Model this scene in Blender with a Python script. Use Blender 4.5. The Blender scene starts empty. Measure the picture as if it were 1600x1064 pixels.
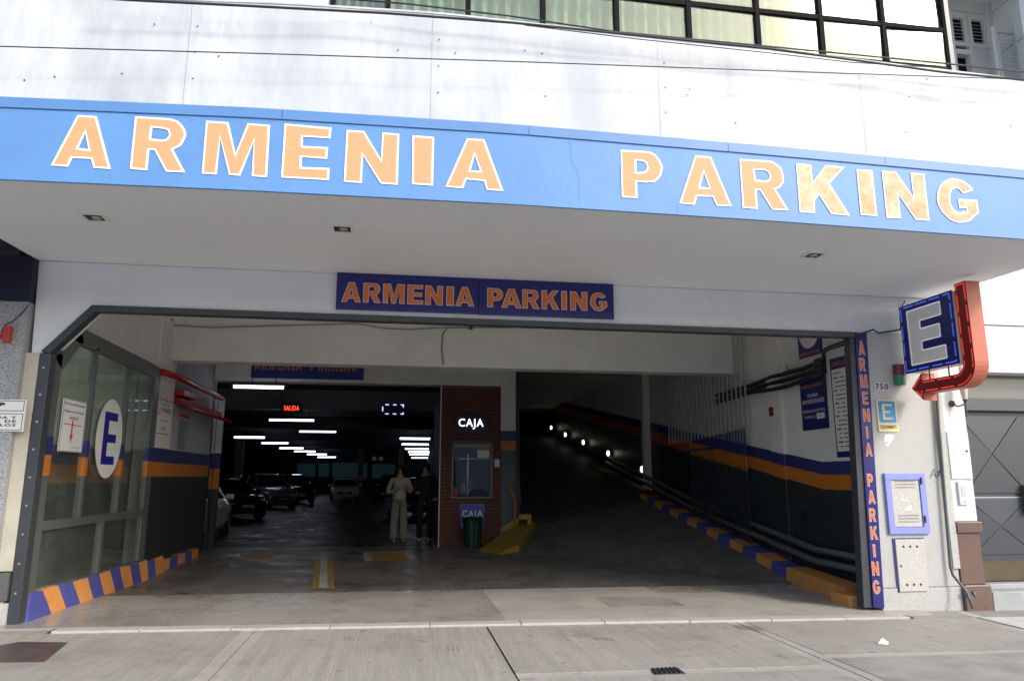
import bpy, bmesh, math, random
from mathutils import Vector, Matrix
from mathutils.geometry import tessellate_polygon
rnd = random.Random(7)
scene = bpy.context.scene
COL = scene.collection
# ---------------------------------------------------------------- camera
FPX, PITCH, ROLL, YAW, CAMH = 1120.0, 0.18899, 0.00094, 0.15469, 1.43
_cy, _sy, _cp, _sp, _cr, _sr = math.cos(YAW), math.sin(YAW), math.cos(PITCH), math.sin(PITCH), math.cos(ROLL), math.sin(ROLL)
FW = Vector((_sy*_cp, _cy*_cp, _sp)); _rt = Vector((_cy, -_sy, 0)); _up = _rt.cross(FW)
RT = _rt*_cr + _up*_sr; UP = _up*_cr - _rt*_sr
CP = Vector((0, 0, CAMH))
cd = bpy.data.cameras.new('camera'); cam = bpy.data.objects.new('camera', cd); COL.objects.link(cam)
m = Matrix((RT, UP, -FW)).transposed().to_4x4(); m.translation = CP
cam.matrix_world = m
cd.sensor_width = 36; cd.lens = FPX/1600*36; cd.clip_start = 0.05; cd.clip_end = 1000
scene.camera = cam
# ---------------------------------------------------------------- light
SUN_TO = Vector((0.85, -1.0, 0.86)).normalized()       # direction towards the sun
w = bpy.data.worlds.new('World'); scene.world = w; w.use_nodes = True
nt = w.node_tree; sky = nt.nodes.new('ShaderNodeTexSky'); sky.sky_type = 'NISHITA'; sky.sun_disc = False
sky.sun_elevation = math.asin(SUN_TO.z); sky.sun_rotation = math.atan2(SUN_TO.x, SUN_TO.y)
sky.air_density = 1.0; sky.dust_density = 2.0; sky.ozone_density = 0.4
nt.links.new(sky.outputs[0], nt.nodes['Background'].inputs[0]); nt.nodes['Background'].inputs[1].default_value = 0.15
sd = bpy.data.lights.new('sun', 'SUN'); sd.energy = .86; sd.angle = math.radians(9); sd.color = (1, .94, .84)
so = bpy.data.objects.new('sun', sd); COL.objects.link(so)
so.rotation_euler = SUN_TO.to_track_quat('Z', 'Y').to_euler(); so.location = (4, -6, 12)
vs = scene.view_settings; vs.view_transform = 'Standard'; vs.look = 'None'; vs.exposure = 1.2; vs.gamma = 1; vs.use_curve_mapping = False

# ---------------------------------------------------------------- pixel -> place helpers
def ray(px, py): return RT*((px-800)/FPX) + UP*(-(py-532)/FPX) + FW
def aty(px, py, y): d = ray(px, py); return CP + d*(y/d.y)
def atx(px, py, x): d = ray(px, py); return CP + d*(x/d.x)
def atz(px, py, z): d = ray(px, py); return CP + d*((z-CAMH)/d.z)
# ---------------------------------------------------------------- materials
def mat(name, col, rough=.6, metal=0, spec=.5, var=.0, vscale=3, stretch=(1,1,1), bump=0, bscale=40, emit=None, estr=0, col2=None, speck=0, spots=0, coat=0, stain=0, sstretch=(1,1,1), rvar=0):
    m = bpy.data.materials.new(name); m.use_nodes = True
    t = m.node_tree; b = t.nodes['Principled BSDF']; L = t.links.new
    b.inputs['Base Color'].default_value = (*col, 1); b.inputs['Roughness'].default_value = rough
    b.inputs['Metallic'].default_value = metal; b.inputs['Specular IOR Level'].default_value = spec
    if coat: b.inputs['Coat Weight'].default_value = coat; b.inputs['Coat Roughness'].default_value = .08
    if emit: b.inputs['Emission Color'].default_value = (*emit, 1); b.inputs['Emission Strength'].default_value = estr
    g = t.nodes.new('ShaderNodeNewGeometry')
    def noise(scale, st, det=6, off=0, r=.6):
        mp = t.nodes.new('ShaderNodeMapping'); mp.inputs['Scale'].default_value = st; mp.inputs['Location'].default_value = (off, off*.7, off*.3)
        L(g.outputs['Position'], mp.inputs[0])
        n = t.nodes.new('ShaderNodeTexNoise'); n.inputs['Scale'].default_value = scale; n.inputs['Detail'].default_value = det; n.inputs['Roughness'].default_value = r
        L(mp.outputs[0], n.inputs[0]); return n.outputs[0]
    def ramp(src, a, c, lo, hi):
        r = t.nodes.new('ShaderNodeMapRange'); r.inputs[1].default_value = a; r.inputs[2].default_value = c; r.inputs[3].default_value = lo; r.inputs[4].default_value = hi
        L(src, r.inputs[0]); return r.outputs[0]
    cur = None
    def mulc(fac_out, c_to, cur, blend='MIX'):
        x = t.nodes.new('ShaderNodeMix'); x.data_type = 'RGBA'; x.blend_type = blend
        if cur is None: x.inputs[6].default_value = (*col, 1)
        else: L(cur, x.inputs[6])
        x.inputs[7].default_value = (*c_to, 1); L(fac_out, x.inputs[0]); return x.outputs[2]
    if var:
        c2 = col2 or tuple(c*(1-var) for c in col)
        cur = mulc(ramp(noise(vscale, stretch), .35, .68, 0, 1), c2, cur)
        cur = mulc(ramp(noise(vscale*7, stretch, off=3), .45, .75, 0, .6), c2, cur)
    if stain:
        cur = mulc(ramp(noise(1.3, sstretch, off=9, det=9, r=.7), .52, .72, 0, stain), tuple(c*.35 for c in col), cur)
    if spots:
        cur = mulc(ramp(noise(9, (1,1,1), off=31, det=2), .66, .72, 0, spots), tuple(c*.3 for c in col), cur)
        cur = mulc(ramp(noise(2.2, (1,1.6,1), off=17, det=5), .60, .80, 0, spots), tuple(c*.45 for c in col), cur)
    if speck:
        v = t.nodes.new('ShaderNodeTexNoise'); v.inputs['Scale'].default_value = 75; v.inputs['Detail'].default_value = 3; v.inputs['Roughness'].default_value = .8; L(g.outputs['Position'], v.inputs[0])
        cur = mulc(ramp(v.outputs[0], .50, .60, 0, speck), tuple(c*.22 for c in col), cur)
        v2 = t.nodes.new('ShaderNodeTexNoise'); v2.inputs['Scale'].default_value = 110; v2.inputs['Detail'].default_value = 2; L(g.outputs['Position'], v2.inputs[0])
        cur = mulc(ramp(v2.outputs[0], .58, .66, 0, speck), tuple(min(1, c*1.7) for c in col), cur)
    if cur is not None: L(cur, b.inputs['Base Color'])
    if rvar:
        L(ramp(noise(1.6, (1,1,1), off=5), .35, .65, max(.03, rough-rvar), rough+rvar), b.inputs['Roughness'])
    if bump:
        bn = t.nodes.new('ShaderNodeBump'); bn.inputs['Strength'].default_value = bump; bn.inputs['Distance'].default_value = .02
        L(noise(bscale, stretch, off=1), bn.inputs['Height']); L(bn.outputs[0], b.inputs['Normal'])
    return m
def glass(name, tint, mixr=.12, rough=.02, refl=(1,1,1), haze=0, hcol=(.6,.68,.62)):
    m = bpy.data.materials.new(name); m.use_nodes = True; t = m.node_tree; t.nodes.remove(t.nodes['Principled BSDF'])
    tr = t.nodes.new('ShaderNodeBsdfTransparent'); tr.inputs[0].default_value = (*tint, 1)
    gl = t.nodes.new('ShaderNodeBsdfGlossy'); gl.inputs['Roughness'].default_value = rough; gl.inputs[0].default_value = (*refl, 1)
    lw = t.nodes.new('ShaderNodeLayerWeight'); lw.inputs[0].default_value = .5
    pw = t.nodes.new('ShaderNodeMath'); pw.operation = 'POWER'; pw.inputs[1].default_value = 4; t.links.new(lw.outputs['Facing'], pw.inputs[0])
    ad = t.nodes.new('ShaderNodeMath'); ad.operation = 'MULTIPLY_ADD'; ad.inputs[1].default_value = .8; ad.inputs[2].default_value = mixr; t.links.new(pw.outputs[0], ad.inputs[0])
    mx = t.nodes.new('ShaderNodeMixShader'); t.links.new(ad.outputs[0], mx.inputs[0]); t.links.new(tr.outputs[0], mx.inputs[1]); t.links.new(gl.outputs[0], mx.inputs[2])
    out = mx.outputs[0]
    if haze:
        df = t.nodes.new('ShaderNodeBsdfDiffuse'); df.inputs[0].default_value = (*hcol, 1); m2 = t.nodes.new('ShaderNodeMixShader'); g = t.nodes.new('ShaderNodeNewGeometry')
        n = t.nodes.new('ShaderNodeTexNoise'); n.inputs['Scale'].default_value = 2.5; n.inputs['Detail'].default_value = 6; t.links.new(g.outputs['Position'], n.inputs[0])
        r = t.nodes.new('ShaderNodeMapRange'); r.inputs[1].default_value = .3; r.inputs[2].default_value = .7; r.inputs[3].default_value = haze*.5; r.inputs[4].default_value = haze*1.5; t.links.new(n.outputs[0], r.inputs[0])
        t.links.new(r.outputs[0], m2.inputs[0]); t.links.new(out, m2.inputs[1]); t.links.new(df.outputs[0], m2.inputs[2]); out = m2.outputs[0]
    t.links.new(out, t.nodes['Material Output'].inputs[0]); return m
def emis(name, col, s): return mat(name, tuple(c*.3 for c in col), .5, emit=col, estr=s)

M = dict(
 white=mat('white_wall_paint', (.77,.79,.82), .65, var=.07, vscale=1.4, bump=.15, bscale=18, stain=.10),
 soffit=mat('soffit_paint', (.78,.79,.81), .6, stain=.07, var=.05, vscale=.9, bump=.06, bscale=6),
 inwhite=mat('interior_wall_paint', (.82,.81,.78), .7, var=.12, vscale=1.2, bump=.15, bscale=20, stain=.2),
 sheet=mat('white_sheet_metal', (.59,.615,.64), .5, var=.2, col2=(.42,.455,.50), vscale=1.15, stretch=(2.0,1,.55), stain=.25, sstretch=(1.5,1,.45), bump=.10, bscale=1.6),  # cool blotches put dappled reflected light into the colour, beside some dirt
 skyblue=mat('blue_band_paint', (.112,.275,.585), .5, var=.12, vscale=1.6, stretch=(1,1,.6), bump=.10, bscale=16, stain=.12),
 trimblue=mat('blue_trim_paint', (.095,.235,.51), .45, var=.1, vscale=3),
 peach=mat('orange_letter_paint', (.76,.325,.155), .6, var=.14, vscale=5, col2=(.72,.34,.17), bump=.2, bscale=30),
 peachworn=mat('worn_orange_letter_paint', (.72,.31,.16), .6, var=.2, vscale=9, col2=(.84,.55,.36), bump=.3, bscale=30),
 wline=mat('white_outline_paint', (.86,.86,.84), .6, var=.06, vscale=8),
 navy=mat('navy_sign_board', (.013,.016,.16), .35, var=.12, vscale=3),
 signorange=mat('sign_letter_orange', (.72,.18,.035), .45, var=.06, vscale=8),
 signline=mat('sign_letter_outline', (.62,.55,.62), .5),
 steel=mat('grey_steel_paint', (.05,.055,.062), .42, var=.15, vscale=4, bump=.08, bscale=60),
 steel2=mat('window_frame_grey', (.11,.12,.12), .4, var=.1, vscale=4),
 dblue=mat('blue_band_paint_wall', (.032,.036,.18), .5, var=.15, vscale=5),
 orange=mat('orange_band_paint', (.56,.18,.022), .5, var=.12, vscale=5, stain=.12),
 kblue=mat('kerb_blue_paint', (.085,.095,.36), .55, var=.2, vscale=8, stain=.35, spots=.35, bump=.2, bscale=60),
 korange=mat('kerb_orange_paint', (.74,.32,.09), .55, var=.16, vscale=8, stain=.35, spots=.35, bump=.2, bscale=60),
 dado=mat('dark_grey_dado_paint', (.028,.034,.038), .45, var=.15, vscale=3, bump=.1, bscale=30),
 granite=mat('light_grey_granite', (.50,.50,.48), .55, speck=.35, stain=.22, var=.08, vscale=1.2),
 granite2=mat('dark_grey_granite', (.36,.37,.39), .5, speck=.75, var=.12, vscale=1.2, stain=.15),
 beige=mat('cream_stone_trim', (.55,.52,.43), .7, var=.15, vscale=5, bump=.3, bscale=40, stain=.2),
 walk=mat('broomed_concrete', (.40,.38,.33), .62, var=.22, vscale=1.8, stretch=(9,.4,1), bump=.4, bscale=12, spots=.55, stain=.45, rvar=.1),
 walk2=mat('smooth_concrete_border', (.44,.42,.37), .6, var=.15, vscale=3, stain=.4, spots=.4, bump=.1, bscale=30),
 walkdark=mat('worn_concrete', (.36,.345,.31), .6, var=.25, vscale=2.2, stain=.55, bump=.2, bscale=30),
 kerbstone=mat('pale_kerb_stone', (.50,.49,.46), .6, var=.15, vscale=5, stain=.3, bump=.2, bscale=30),
 apron=mat('polished_apron_concrete', (.38,.355,.31), .33, var=.2, vscale=1.5, stain=.5, spots=.35, rvar=.16, bump=.05, bscale=20),
 apron2=mat('patched_apron_concrete', (.44,.42,.37), .45, var=.16, vscale=2.5, stain=.4, spots=.35, rvar=.12),
 floor=mat('garage_floor_concrete', (.24,.22,.19), .40, var=.55, vscale=1.3, stretch=(1,.7,1), stain=.85, spots=.5, rvar=.16, bump=.15, bscale=12),
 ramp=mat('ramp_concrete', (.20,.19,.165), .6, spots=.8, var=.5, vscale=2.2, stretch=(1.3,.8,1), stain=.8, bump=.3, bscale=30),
walkdirt=mat('tyre_rubber_mark', (.27,.255,.225), .8),
 joint=mat('dark_joint', (.045,.042,.04), .8),
 black=mat('black_rubber', (.012,.012,.013), .6),
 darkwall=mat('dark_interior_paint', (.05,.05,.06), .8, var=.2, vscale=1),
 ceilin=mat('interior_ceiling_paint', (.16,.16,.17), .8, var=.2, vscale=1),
 brick=mat('red_brick', (.19,.055,.03), .75, var=.55, vscale=14, bump=.4, bscale=60),
 mortar=mat('brick_mortar', (.16,.12,.10), .9),
 yellow=mat('yellow_floor_paint', (.48,.29,.025), .5, var=.35, vscale=6, col2=(.25,.17,.04)),
 whitemark=mat('white_floor_paint', (.55,.54,.50), .5, var=.45, vscale=8),
 red=mat('red_pipe_paint', (.45,.018,.015), .35, var=.1, vscale=8),
 alu=mat('aluminium', (.55,.56,.57), .35, metal=.8),
 plasticw=mat('white_plastic', (.75,.75,.73), .45, var=.04),
 paper=mat('white_paper', (.78,.78,.76), .6),
 ink=mat('black_ink', (.02,.02,.025), .5),
 inkred=mat('red_ink', (.6,.03,.03), .5),
 inkblue=mat('blue_ink', (.01,.015,.28), .45),
 lightblue=mat('parking_sign_blue', (.05,.30,.62), .4),
 cream=mat('sign_cream', (.80,.68,.34), .45),
 signgrey=mat('light_box_face_grey', (.82,.82,.82), .5),
 periw=mat('periwinkle_frame_paint', (.26,.30,.72), .5, var=.1, vscale=8, stain=.1),
 panelg=mat('speckled_meter_panel', (.52,.51,.48), .6, speck=.35),
 salmon=mat('faded_red_sign_side', (.55,.15,.10), .5, var=.1, vscale=5),
 darkred=mat('dark_red_sign_face', (.20,.01,.008), .4),
 brown=mat('brown_granite', (.17,.105,.085), .35, speck=.3, var=.15, vscale=5),
 doorm=mat('dark_grey_metal_door', (.060,.068,.078), .38, var=.12, vscale=2),
 doorm2=mat('grey_door_panel', (.075,.085,.097), .38, var=.12, vscale=2),
 brass=mat('dull_brass_kick_plate', (.13,.105,.065), .45, metal=.5, var=.2, vscale=5),
 step=mat('door_step_stone', (.40,.42,.42), .6, var=.15, stain=.3),
 tile=mat('pale_pavement_tile', (.60,.60,.58), .6, var=.12, vscale=4, stain=.2),
 mullion=mat('black_window_mullion', (.008,.008,.009), .8, spec=.15),
 curtain=mat('cream_curtain_cloth', (.36,.285,.15), .8, var=.4, vscale=3, stretch=(6,1,.4), col2=(.16,.20,.24)),
 curtaing=mat('grey_green_blind', (.36,.42,.38), .8, var=.45, vscale=2, stretch=(6,1,.6), col2=(.50,.42,.28)),
 cable=mat('black_cable', (.02,.02,.03), .5),
 gcable=mat('grey_cable', (.22,.22,.21), .6),
 skin=mat('skin', (.42,.24,.17), .55), hair=mat('dark_hair', (.02,.013,.01), .5),
 sweater=mat('cream_sweater', (.40,.36,.29), .9, var=.1, vscale=20, bump=.3, bscale=120), trousers=mat('beige_trousers', (.27,.23,.17), .9, var=.1, vscale=9),
 darkcloth=mat('black_clothes', (.012,.012,.014), .85),
 tyre=mat('tyre_rubber', (.015,.015,.016), .75), rim=mat('wheel_rim', (.35,.35,.36), .35, metal=.8),
 carwhite=mat('white_car_paint', (.80,.80,.80), .3, coat=.8), cardark=mat('dark_blue_car_paint', (.02,.025,.04), .25, coat=1), carsilver=mat('silver_car_paint', (.30,.31,.33), .3, metal=.5, coat=.8), carblack=mat('black_car_paint', (.008,.008,.01), .25, coat=1),
 carglass=mat('car_window_glass', (.01,.012,.015), .06), head=mat('headlight_glass', (.5,.52,.55), .12), plate=mat('number_plate', (.5,.5,.5), .5),
 green=mat('green_bin_plastic', (.006,.045,.02), .4, var=.1, vscale=8), bglass=glass('booth_glass', (.75,.8,.85), .03),
 panes=glass('partition_glass', (.90,.94,.91), .09, refl=(.9,1,.94), haze=.05), panes_milky=glass('milky_partition_glass', (.90,.94,.91), .09, refl=(.9,1,.94), haze=.17, hcol=(.66,.74,.68)), cpane=glass('curtain_wall_glass', (.80,.88,.82), .05, .07, refl=(.95,1,.93), haze=.03),  # upper partition panes mix in more pale diffuse than the lower ones
 asphalt=mat('asphalt', (.30,.29,.27), .8, var=.2, vscale=6, bump=.3, bscale=80),
 tube=emis('tube_light', (.80,.86,1), 3.0), ledred=emis('red_led', (1,.07,.03), .38), ledblue=emis('blue_led', (.06,.16,1), .38), ledwhite=emis('white_led', (.85,.85,1), .3),
 cajaglow=emis('lit_white_letters', (.88,.85,1), 1.3), lamp=emis('wall_lamp_light', (1,.93,.8), 1.6), teal=emis('far_window', (.05,.13,.16), .03),
 ledpanel=mat('led_panel_black', (.006,.006,.012), .3), cajaboard=mat('caja_dark_board', (.01,.008,.05), .3),
 stonew=mat('white_rendered_wall', (.72,.72,.71), .7, var=.1, vscale=1.5, bump=.25, bscale=25, stain=.12),
 green2=mat('green_beacon_plastic', (.02,.20,.10), .35), dred=mat('dark_red_beacon_plastic', (.16,.01,.02), .35),
 graywood=mat('grey_shutter_paint', (.70,.70,.66), .6, var=.1, vscale=6, stain=.15), lamp_glass=mat('frosted_lantern_glass', (.55,.50,.45), .3), iron=mat('dark_iron', (.05,.045,.04), .5),
)
# ---------------------------------------------------------------- mesh builder
class MB:
    def __init__(s): s.v = []; s.f = []
    def poly(s, pts):
        i = len(s.v); s.v += [tuple(p) for p in pts]; s.f.append(tuple(range(i, i+len(pts)))); return s
    def box(s, x0, x1, y0, y1, z0, z1):
        i = len(s.v)
        s.v += [(x0,y0,z0),(x1,y0,z0),(x1,y1,z0),(x0,y1,z0),(x0,y0,z1),(x1,y0,z1),(x1,y1,z1),(x0,y1,z1)]
        for q in ((0,3,2,1),(4,5,6,7),(0,1,5,4),(1,2,6,5),(2,3,7,6),(3,0,4,7)): s.f.append(tuple(i+k for k in q))
        return s
    def hexa(s, a, d):                       # a: 4 points, extruded by vector d
        d = Vector(d); a = [Vector(p) for p in a]; i = len(s.v); n = len(a)
        s.v += [tuple(p) for p in a] + [tuple(p+d) for p in a]
        s.f.append(tuple(range(i, i+n))[::-1]); s.f.append(tuple(range(i+n, i+2*n)))
        for k in range(n): j = (k+1) % n; s.f.append((i+k, i+j, i+n+j, i+n+k))
        return s
    def tube(s, pts, r, n=8, cap=True):
        pts = [Vector(p) for p in pts]; rings = []
        rr = r if isinstance(r, (list, tuple)) else [r]*len(pts)
        pu = None
        for k, p in enumerate(pts):
            t = (pts[min(k+1, len(pts)-1)] - pts[max(k-1, 0)]).normalized()
            u = t.cross(Vector((0,0,1))) if abs(t.z) < .95 else t.cross(Vector((1,0,0)))
            u.normalize()
            if pu is not None:
                u = pu - t*pu.dot(t); u.normalize()
            pu = u; v = t.cross(u); i = len(s.v)
            for a in range(n):
                an = 2*math.pi*a/n; s.v.append(tuple(p + (u*math.cos(an) + v*math.sin(an))*rr[k]))
            rings.append(i)
        for a, b in zip(rings, rings[1:]):
            for k in range(n): j = (k+1) % n; s.f.append((a+k, a+j, b+j, b+k))
        if cap:
            s.f.append(tuple(rings[0]+k for k in range(n))[::-1]); s.f.append(tuple(rings[-1]+k for k in range(n)))
        return s
    def lathe(s, c, prof, n=20, axis='z'):
        c = Vector(c); rings = []
        for r, h in prof:
            i = len(s.v)
            for a in range(n):
                an = 2*math.pi*a/n; u, v = r*math.cos(an), r*math.sin(an)
                p = (u, v, h) if axis == 'z' else ((u, h, v) if axis == 'y' else (h, u, v))
                s.v.append(tuple(c + Vector(p)))
            rings.append(i)
        for a, b in zip(rings, rings[1:]):
            for k in range(n): j = (k+1) % n; s.f.append((a+k, a+j, b+j, b+k))
        s.f.append(tuple(rings[0]+k for k in range(n))[::-1]); s.f.append(tuple(rings[-1]+k for k in range(n)))
        return s
    def build(s, name, m, parent=None, off=None, bevel=0, smooth=False, kind=None, label=None, fixn=True):
        off = Vector(off) if off is not None else (root_of(parent) if parent else Vector((0,0,0)))
        me = bpy.data.meshes.new(name); me.from_pydata([tuple(Vector(p)-off) for p in s.v], [], s.f)
        if fixn:
            b = bmesh.new(); b.from_mesh(me); bmesh.ops.recalc_face_normals(b, faces=b.faces); b.to_mesh(me); b.free()
        me.materials.append(m)
        if smooth:
            for p in me.polygons: p.use_smooth = True
        o = bpy.data.objects.new(name, me); COL.objects.link(o)
        if parent: o.parent = parent
        else: o.location = off
        if bevel:
            md = o.modifiers.new('bevel', 'BEVEL'); md.width = bevel; md.segments = 2; md.limit_method = 'ANGLE'
        if kind: o['kind'] = kind
        if label: o['label'] = label
        return o
def root_of(o):
    p = Vector((0,0,0))
    while o: p = p + o.location; o = o.parent
    return p
def thing(name, label, cat, loc, group=None):
    o = bpy.data.objects.new(name, None); COL.objects.link(o); o.location = loc; o.empty_display_size = .1
    o['label'] = label; o['category'] = cat
    if group: o['group'] = group
    return o
def tag(o, label, cat, group=None):
    o['label'] = label; o['category'] = cat
    if group: o['group'] = group
    return o
def box(x0, x1, y0, y1, z0, z1): return MB().box(x0, x1, y0, y1, z0, z1)
def single(name, mb, m, label, cat, group=None, **k):
    c = Vector((0,0,0))
    for p in mb.v: c += Vector(p)
    c /= len(mb.v); c.z = min(p[2] for p in mb.v)
    return tag(mb.build(name, m, off=c, **k), label, cat, group)
# ---------------------------------------------------------------- lettering
def arc(cx, cy, rx, ry, a0, a1, n=10):
    return [(cx+rx*math.cos(math.radians(a0+(a1-a0)*k/n)), cy+ry*math.sin(math.radians(a0+(a1-a0)*k/n))) for k in range(n+1)]
GL = {
 'A': [[(0,0),(.29,0),(.35,.17),(.65,.17),(.71,0),(1,0),(.655,1),(.345,1)], [(.42,.36),(.5,.67),(.58,.36)]],
 'R': [[(0,0),(.32,0),(.32,.38),(.40,.38),(.64,0),(1,0),(.74,.42)]+arc(.64,.70,.31,.30,-50,90)+[(0,1)], [(.32,.59),(.32,.80),(.54,.80),(.61,.77),(.635,.70),(.61,.62),(.54,.59)]],
 'M': [[(0,0),(.24,0),(.24,.68),(.41,0),(.59,0),(.76,.68),(.76,0),(1,0),(1,1),(.65,1),(.5,.42),(.35,1),(0,1)]],
 'E': [[(0,0),(1,0),(1,.22),(.40,.22),(.40,.40),(.93,.40),(.93,.61),(.40,.61),(.40,.79),(.98,.79),(.98,1),(0,1)]],
 'N': [[(0,0),(.33,0),(.33,.52),(.67,0),(1,0),(1,1),(.67,1),(.67,.48),(.33,1),(0,1)]],
 'I': [[(0,0),(1,0),(1,1),(0,1)]],
 'P': [[(0,0),(.38,0),(.38,.34),(.60,.34)]+arc(.62,.67,.38,.33,-80,90)+[(0,1)], [(.38,.55),(.38,.79),(.52,.79),(.60,.75),(.63,.67),(.60,.59),(.52,.55)]],
 'K': [[(0,0),(.31,0),(.31,.26),(.42,.38),(.63,0),(1,0),(.64,.62),(.97,1),(.60,1),(.31,.64),(.31,1),(0,1)]],
 'G': [arc(.5,.5,.5,.5,32,322,22)+[(.985,.24),(.985,.54),(.52,.54),(.52,.34),(.69,.34),(.69,.25)]+arc(.5,.5,.19,.27,-48,-322,16)],
}
def area(c): return sum(a[0]*b[1]-b[0]*a[1] for a, b in zip(c, c[1:]+c[:1]))/2
def grow(c, d):
    n = len(c); o = []; sg = 1 if area(c) > 0 else -1
    for i in range(n):
        p0, p1, p2 = c[i-1], c[i], c[(i+1) % n]
        a = Vector((p1[0]-p0[0], p1[1]-p0[1])); b = Vector((p2[0]-p1[0], p2[1]-p1[1]))
        if a.length < 1e-9 or b.length < 1e-9: o.append(p1); continue
        a.normalize(); b.normalize(); na = Vector((a.y, -a.x)); nb = Vector((b.y, -b.x)); q = na+nb
        if q.length < 1e-6: q = na
        q.normalize(); k = d/max(.45, q.dot(na)); o.append((p1[0]+q.x*k*sg, p1[1]+q.y*k*sg))
    return o
def glyph(ch, w_, h_, d=0, jit=0):
    cs = []
    for i, c in enumerate(GL[ch]):
        c = [(x*w_+rnd.uniform(-jit, jit), y*h_+rnd.uniform(-jit, jit)) for x, y in c]
        if d: c = grow(c, d if i == 0 else -d)
        cs.append(c)
    return cs
def flat(cs, O, U, V, th=.003):
    """contours in (u,v) laid on the plane O,U,V as a thin plate"""
    O, U, V = Vector(O), Vector(U), Vector(V); N = U.cross(V).normalized(); mb = MB()
    tri = tessellate_polygon([[Vector((x, y, 0)) for x, y in c] for c in cs]); al = [p for c in cs for p in c]
    mb.v = [tuple(O+U*x+V*y+N*th) for x, y in al] + [tuple(O+U*x+V*y) for x, y in al]; n = len(al)
    mb.f = [tuple(t) for t in tri]; i = 0
    for c in cs:
        for k in range(len(c)): a, b = i+k, i+(k+1) % len(c); mb.f.append((a, b, b+n, a+n))
        i += len(c)
    return mb
def letter(ch, O, U, V, w_, h_, line, mface, mline, parent, lift=.002, jit=0, name='letter'):
    N = Vector(U).cross(Vector(V)).normalized(); O = Vector(O)
    st = rnd.getstate()
    back = flat(glyph(ch, w_, h_, 0, jit), O+N*lift, U, V, .003); rnd.setstate(st)
    f = flat(glyph(ch, w_, h_, -line, jit), O+N*(lift+.0035), U, V, .002)
    o = f.build(name, mface, parent, fixn=False)
    back.build('letter_outline', mline, o, off=root_of(o), fixn=False)
    return o
_tc = {}
def textmesh(s, bold=0):
    if (s, bold) in _tc: return _tc[(s, bold)]
    c = bpy.data.curves.new('t', 'FONT'); c.body = s; c.size = 1; c.offset = bold; c.resolution_u = 3; c.space_character = 1.14 + bold*3; c.fill_mode = 'FRONT'
    o = bpy.data.objects.new('t', c); COL.objects.link(o)
    me = bpy.data.meshes.new_from_object(o)
    v = [(p.co.x, p.co.y) for p in me.vertices]; f = [tuple(p.vertices) for p in me.polygons]
    bpy.data.objects.remove(o); bpy.data.curves.remove(c); bpy.data.meshes.remove(me)
    x0 = min(p[0] for p in v); x1 = max(p[0] for p in v); y0 = min(p[1] for p in v); y1 = max(p[1] for p in v)
    v = [((x-x0)/(x1-x0), (y-y0)/(y1-y0)) for x, y in v]; _tc[(s, bold)] = (v, f, (x1-x0)/(y1-y0)); return _tc[(s, bold)]
def text(s, O, U, V, w_, h_, m, parent, bold=.0, lift=.003, name='lettering'):
    """flat print: the words s fitted into a w_ x h_ box whose lower left corner is O"""
    v, f, _ = textmesh(s, bold); O, U, V = Vector(O), Vector(U), Vector(V); N = U.cross(V).normalized()
    mb = MB(); mb.v = [tuple(O+U*x*w_+V*y*h_+N*lift) for x, y in v]; mb.f = list(f)
    return mb.build(name, m, parent, fixn=False, kind='stuff' if h_ < .06 else None)
X_, Y_, Z_ = Vector((1,0,0)), Vector((0,1,0)), Vector((0,0,1))
FY = 7.8           # facade plane
CY = 5.4           # canopy front plane

# ================================================================ GROUND
def wgt(y): return 1 if y <= 7.8 else max(0, (11-y)/3.2)
def gz(x, y): return (.012-.0125*max(-7, min(8, x)))*wgt(y)
def gp(px, py, dz=0):
    z = 0
    for _ in range(6): p = atz(px, py, z+dz); z = gz(p.x, p.y)
    return p
def slab_mb(pts, top=0, th=.06):
    """pts: (x,y) counter-clockwise; follows the slope of the ground"""
    mb = MB(); n = len(pts)
    mb.v = [(x, y, gz(x, y)+top) for x, y in pts] + [(x, y, gz(x, y)+top-th) for x, y in pts]
    mb.f = [tuple(range(n)), tuple(range(2*n-1, n-1, -1))] + [(k, n+k, n+(k+1) % n, (k+1) % n) for k in range(n)]
    return mb
def struct(name, mb, m, **k): return mb.build(name, m, kind='structure', **k)
struct('street', MB().poly([(-400,-400,-.2),(400,-400,-.2),(400,3.2,-.2),(-400,3.2,-.2)]), M['asphalt'])
struct('street_kerb', box(-60, 60, 3.2, 3.4, -.35, -.02), M['kerbstone'])
struct('ground', MB().poly([(-400,7.9,-.36),(400,7.9,-.36),(400,400,-.36),(-400,400,-.36)]), M['joint'])
swbase = struct('pavement', MB().poly([(-60,3.4,-.16),(60,3.4,-.16),(60,7.9,-.16),(-60,7.9,-.16)]), M['joint'])
CB = 7.40          # pavement meets the kerb strip here
J1b, J2, J3 = -1.28, .90, 3.50
def slab(name, x0, x1, y0, y1, m, top=0, xs=None):
    a = xs or (x0, x1)
    n = max(1, int((y1-y0)/.8)); pts = [(x0,y0),(x1,y0),(a[1],y1),(a[0],y1)]
    return slab_mb(pts, top, .12).build(name, m, swbase)
g = .008
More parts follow.
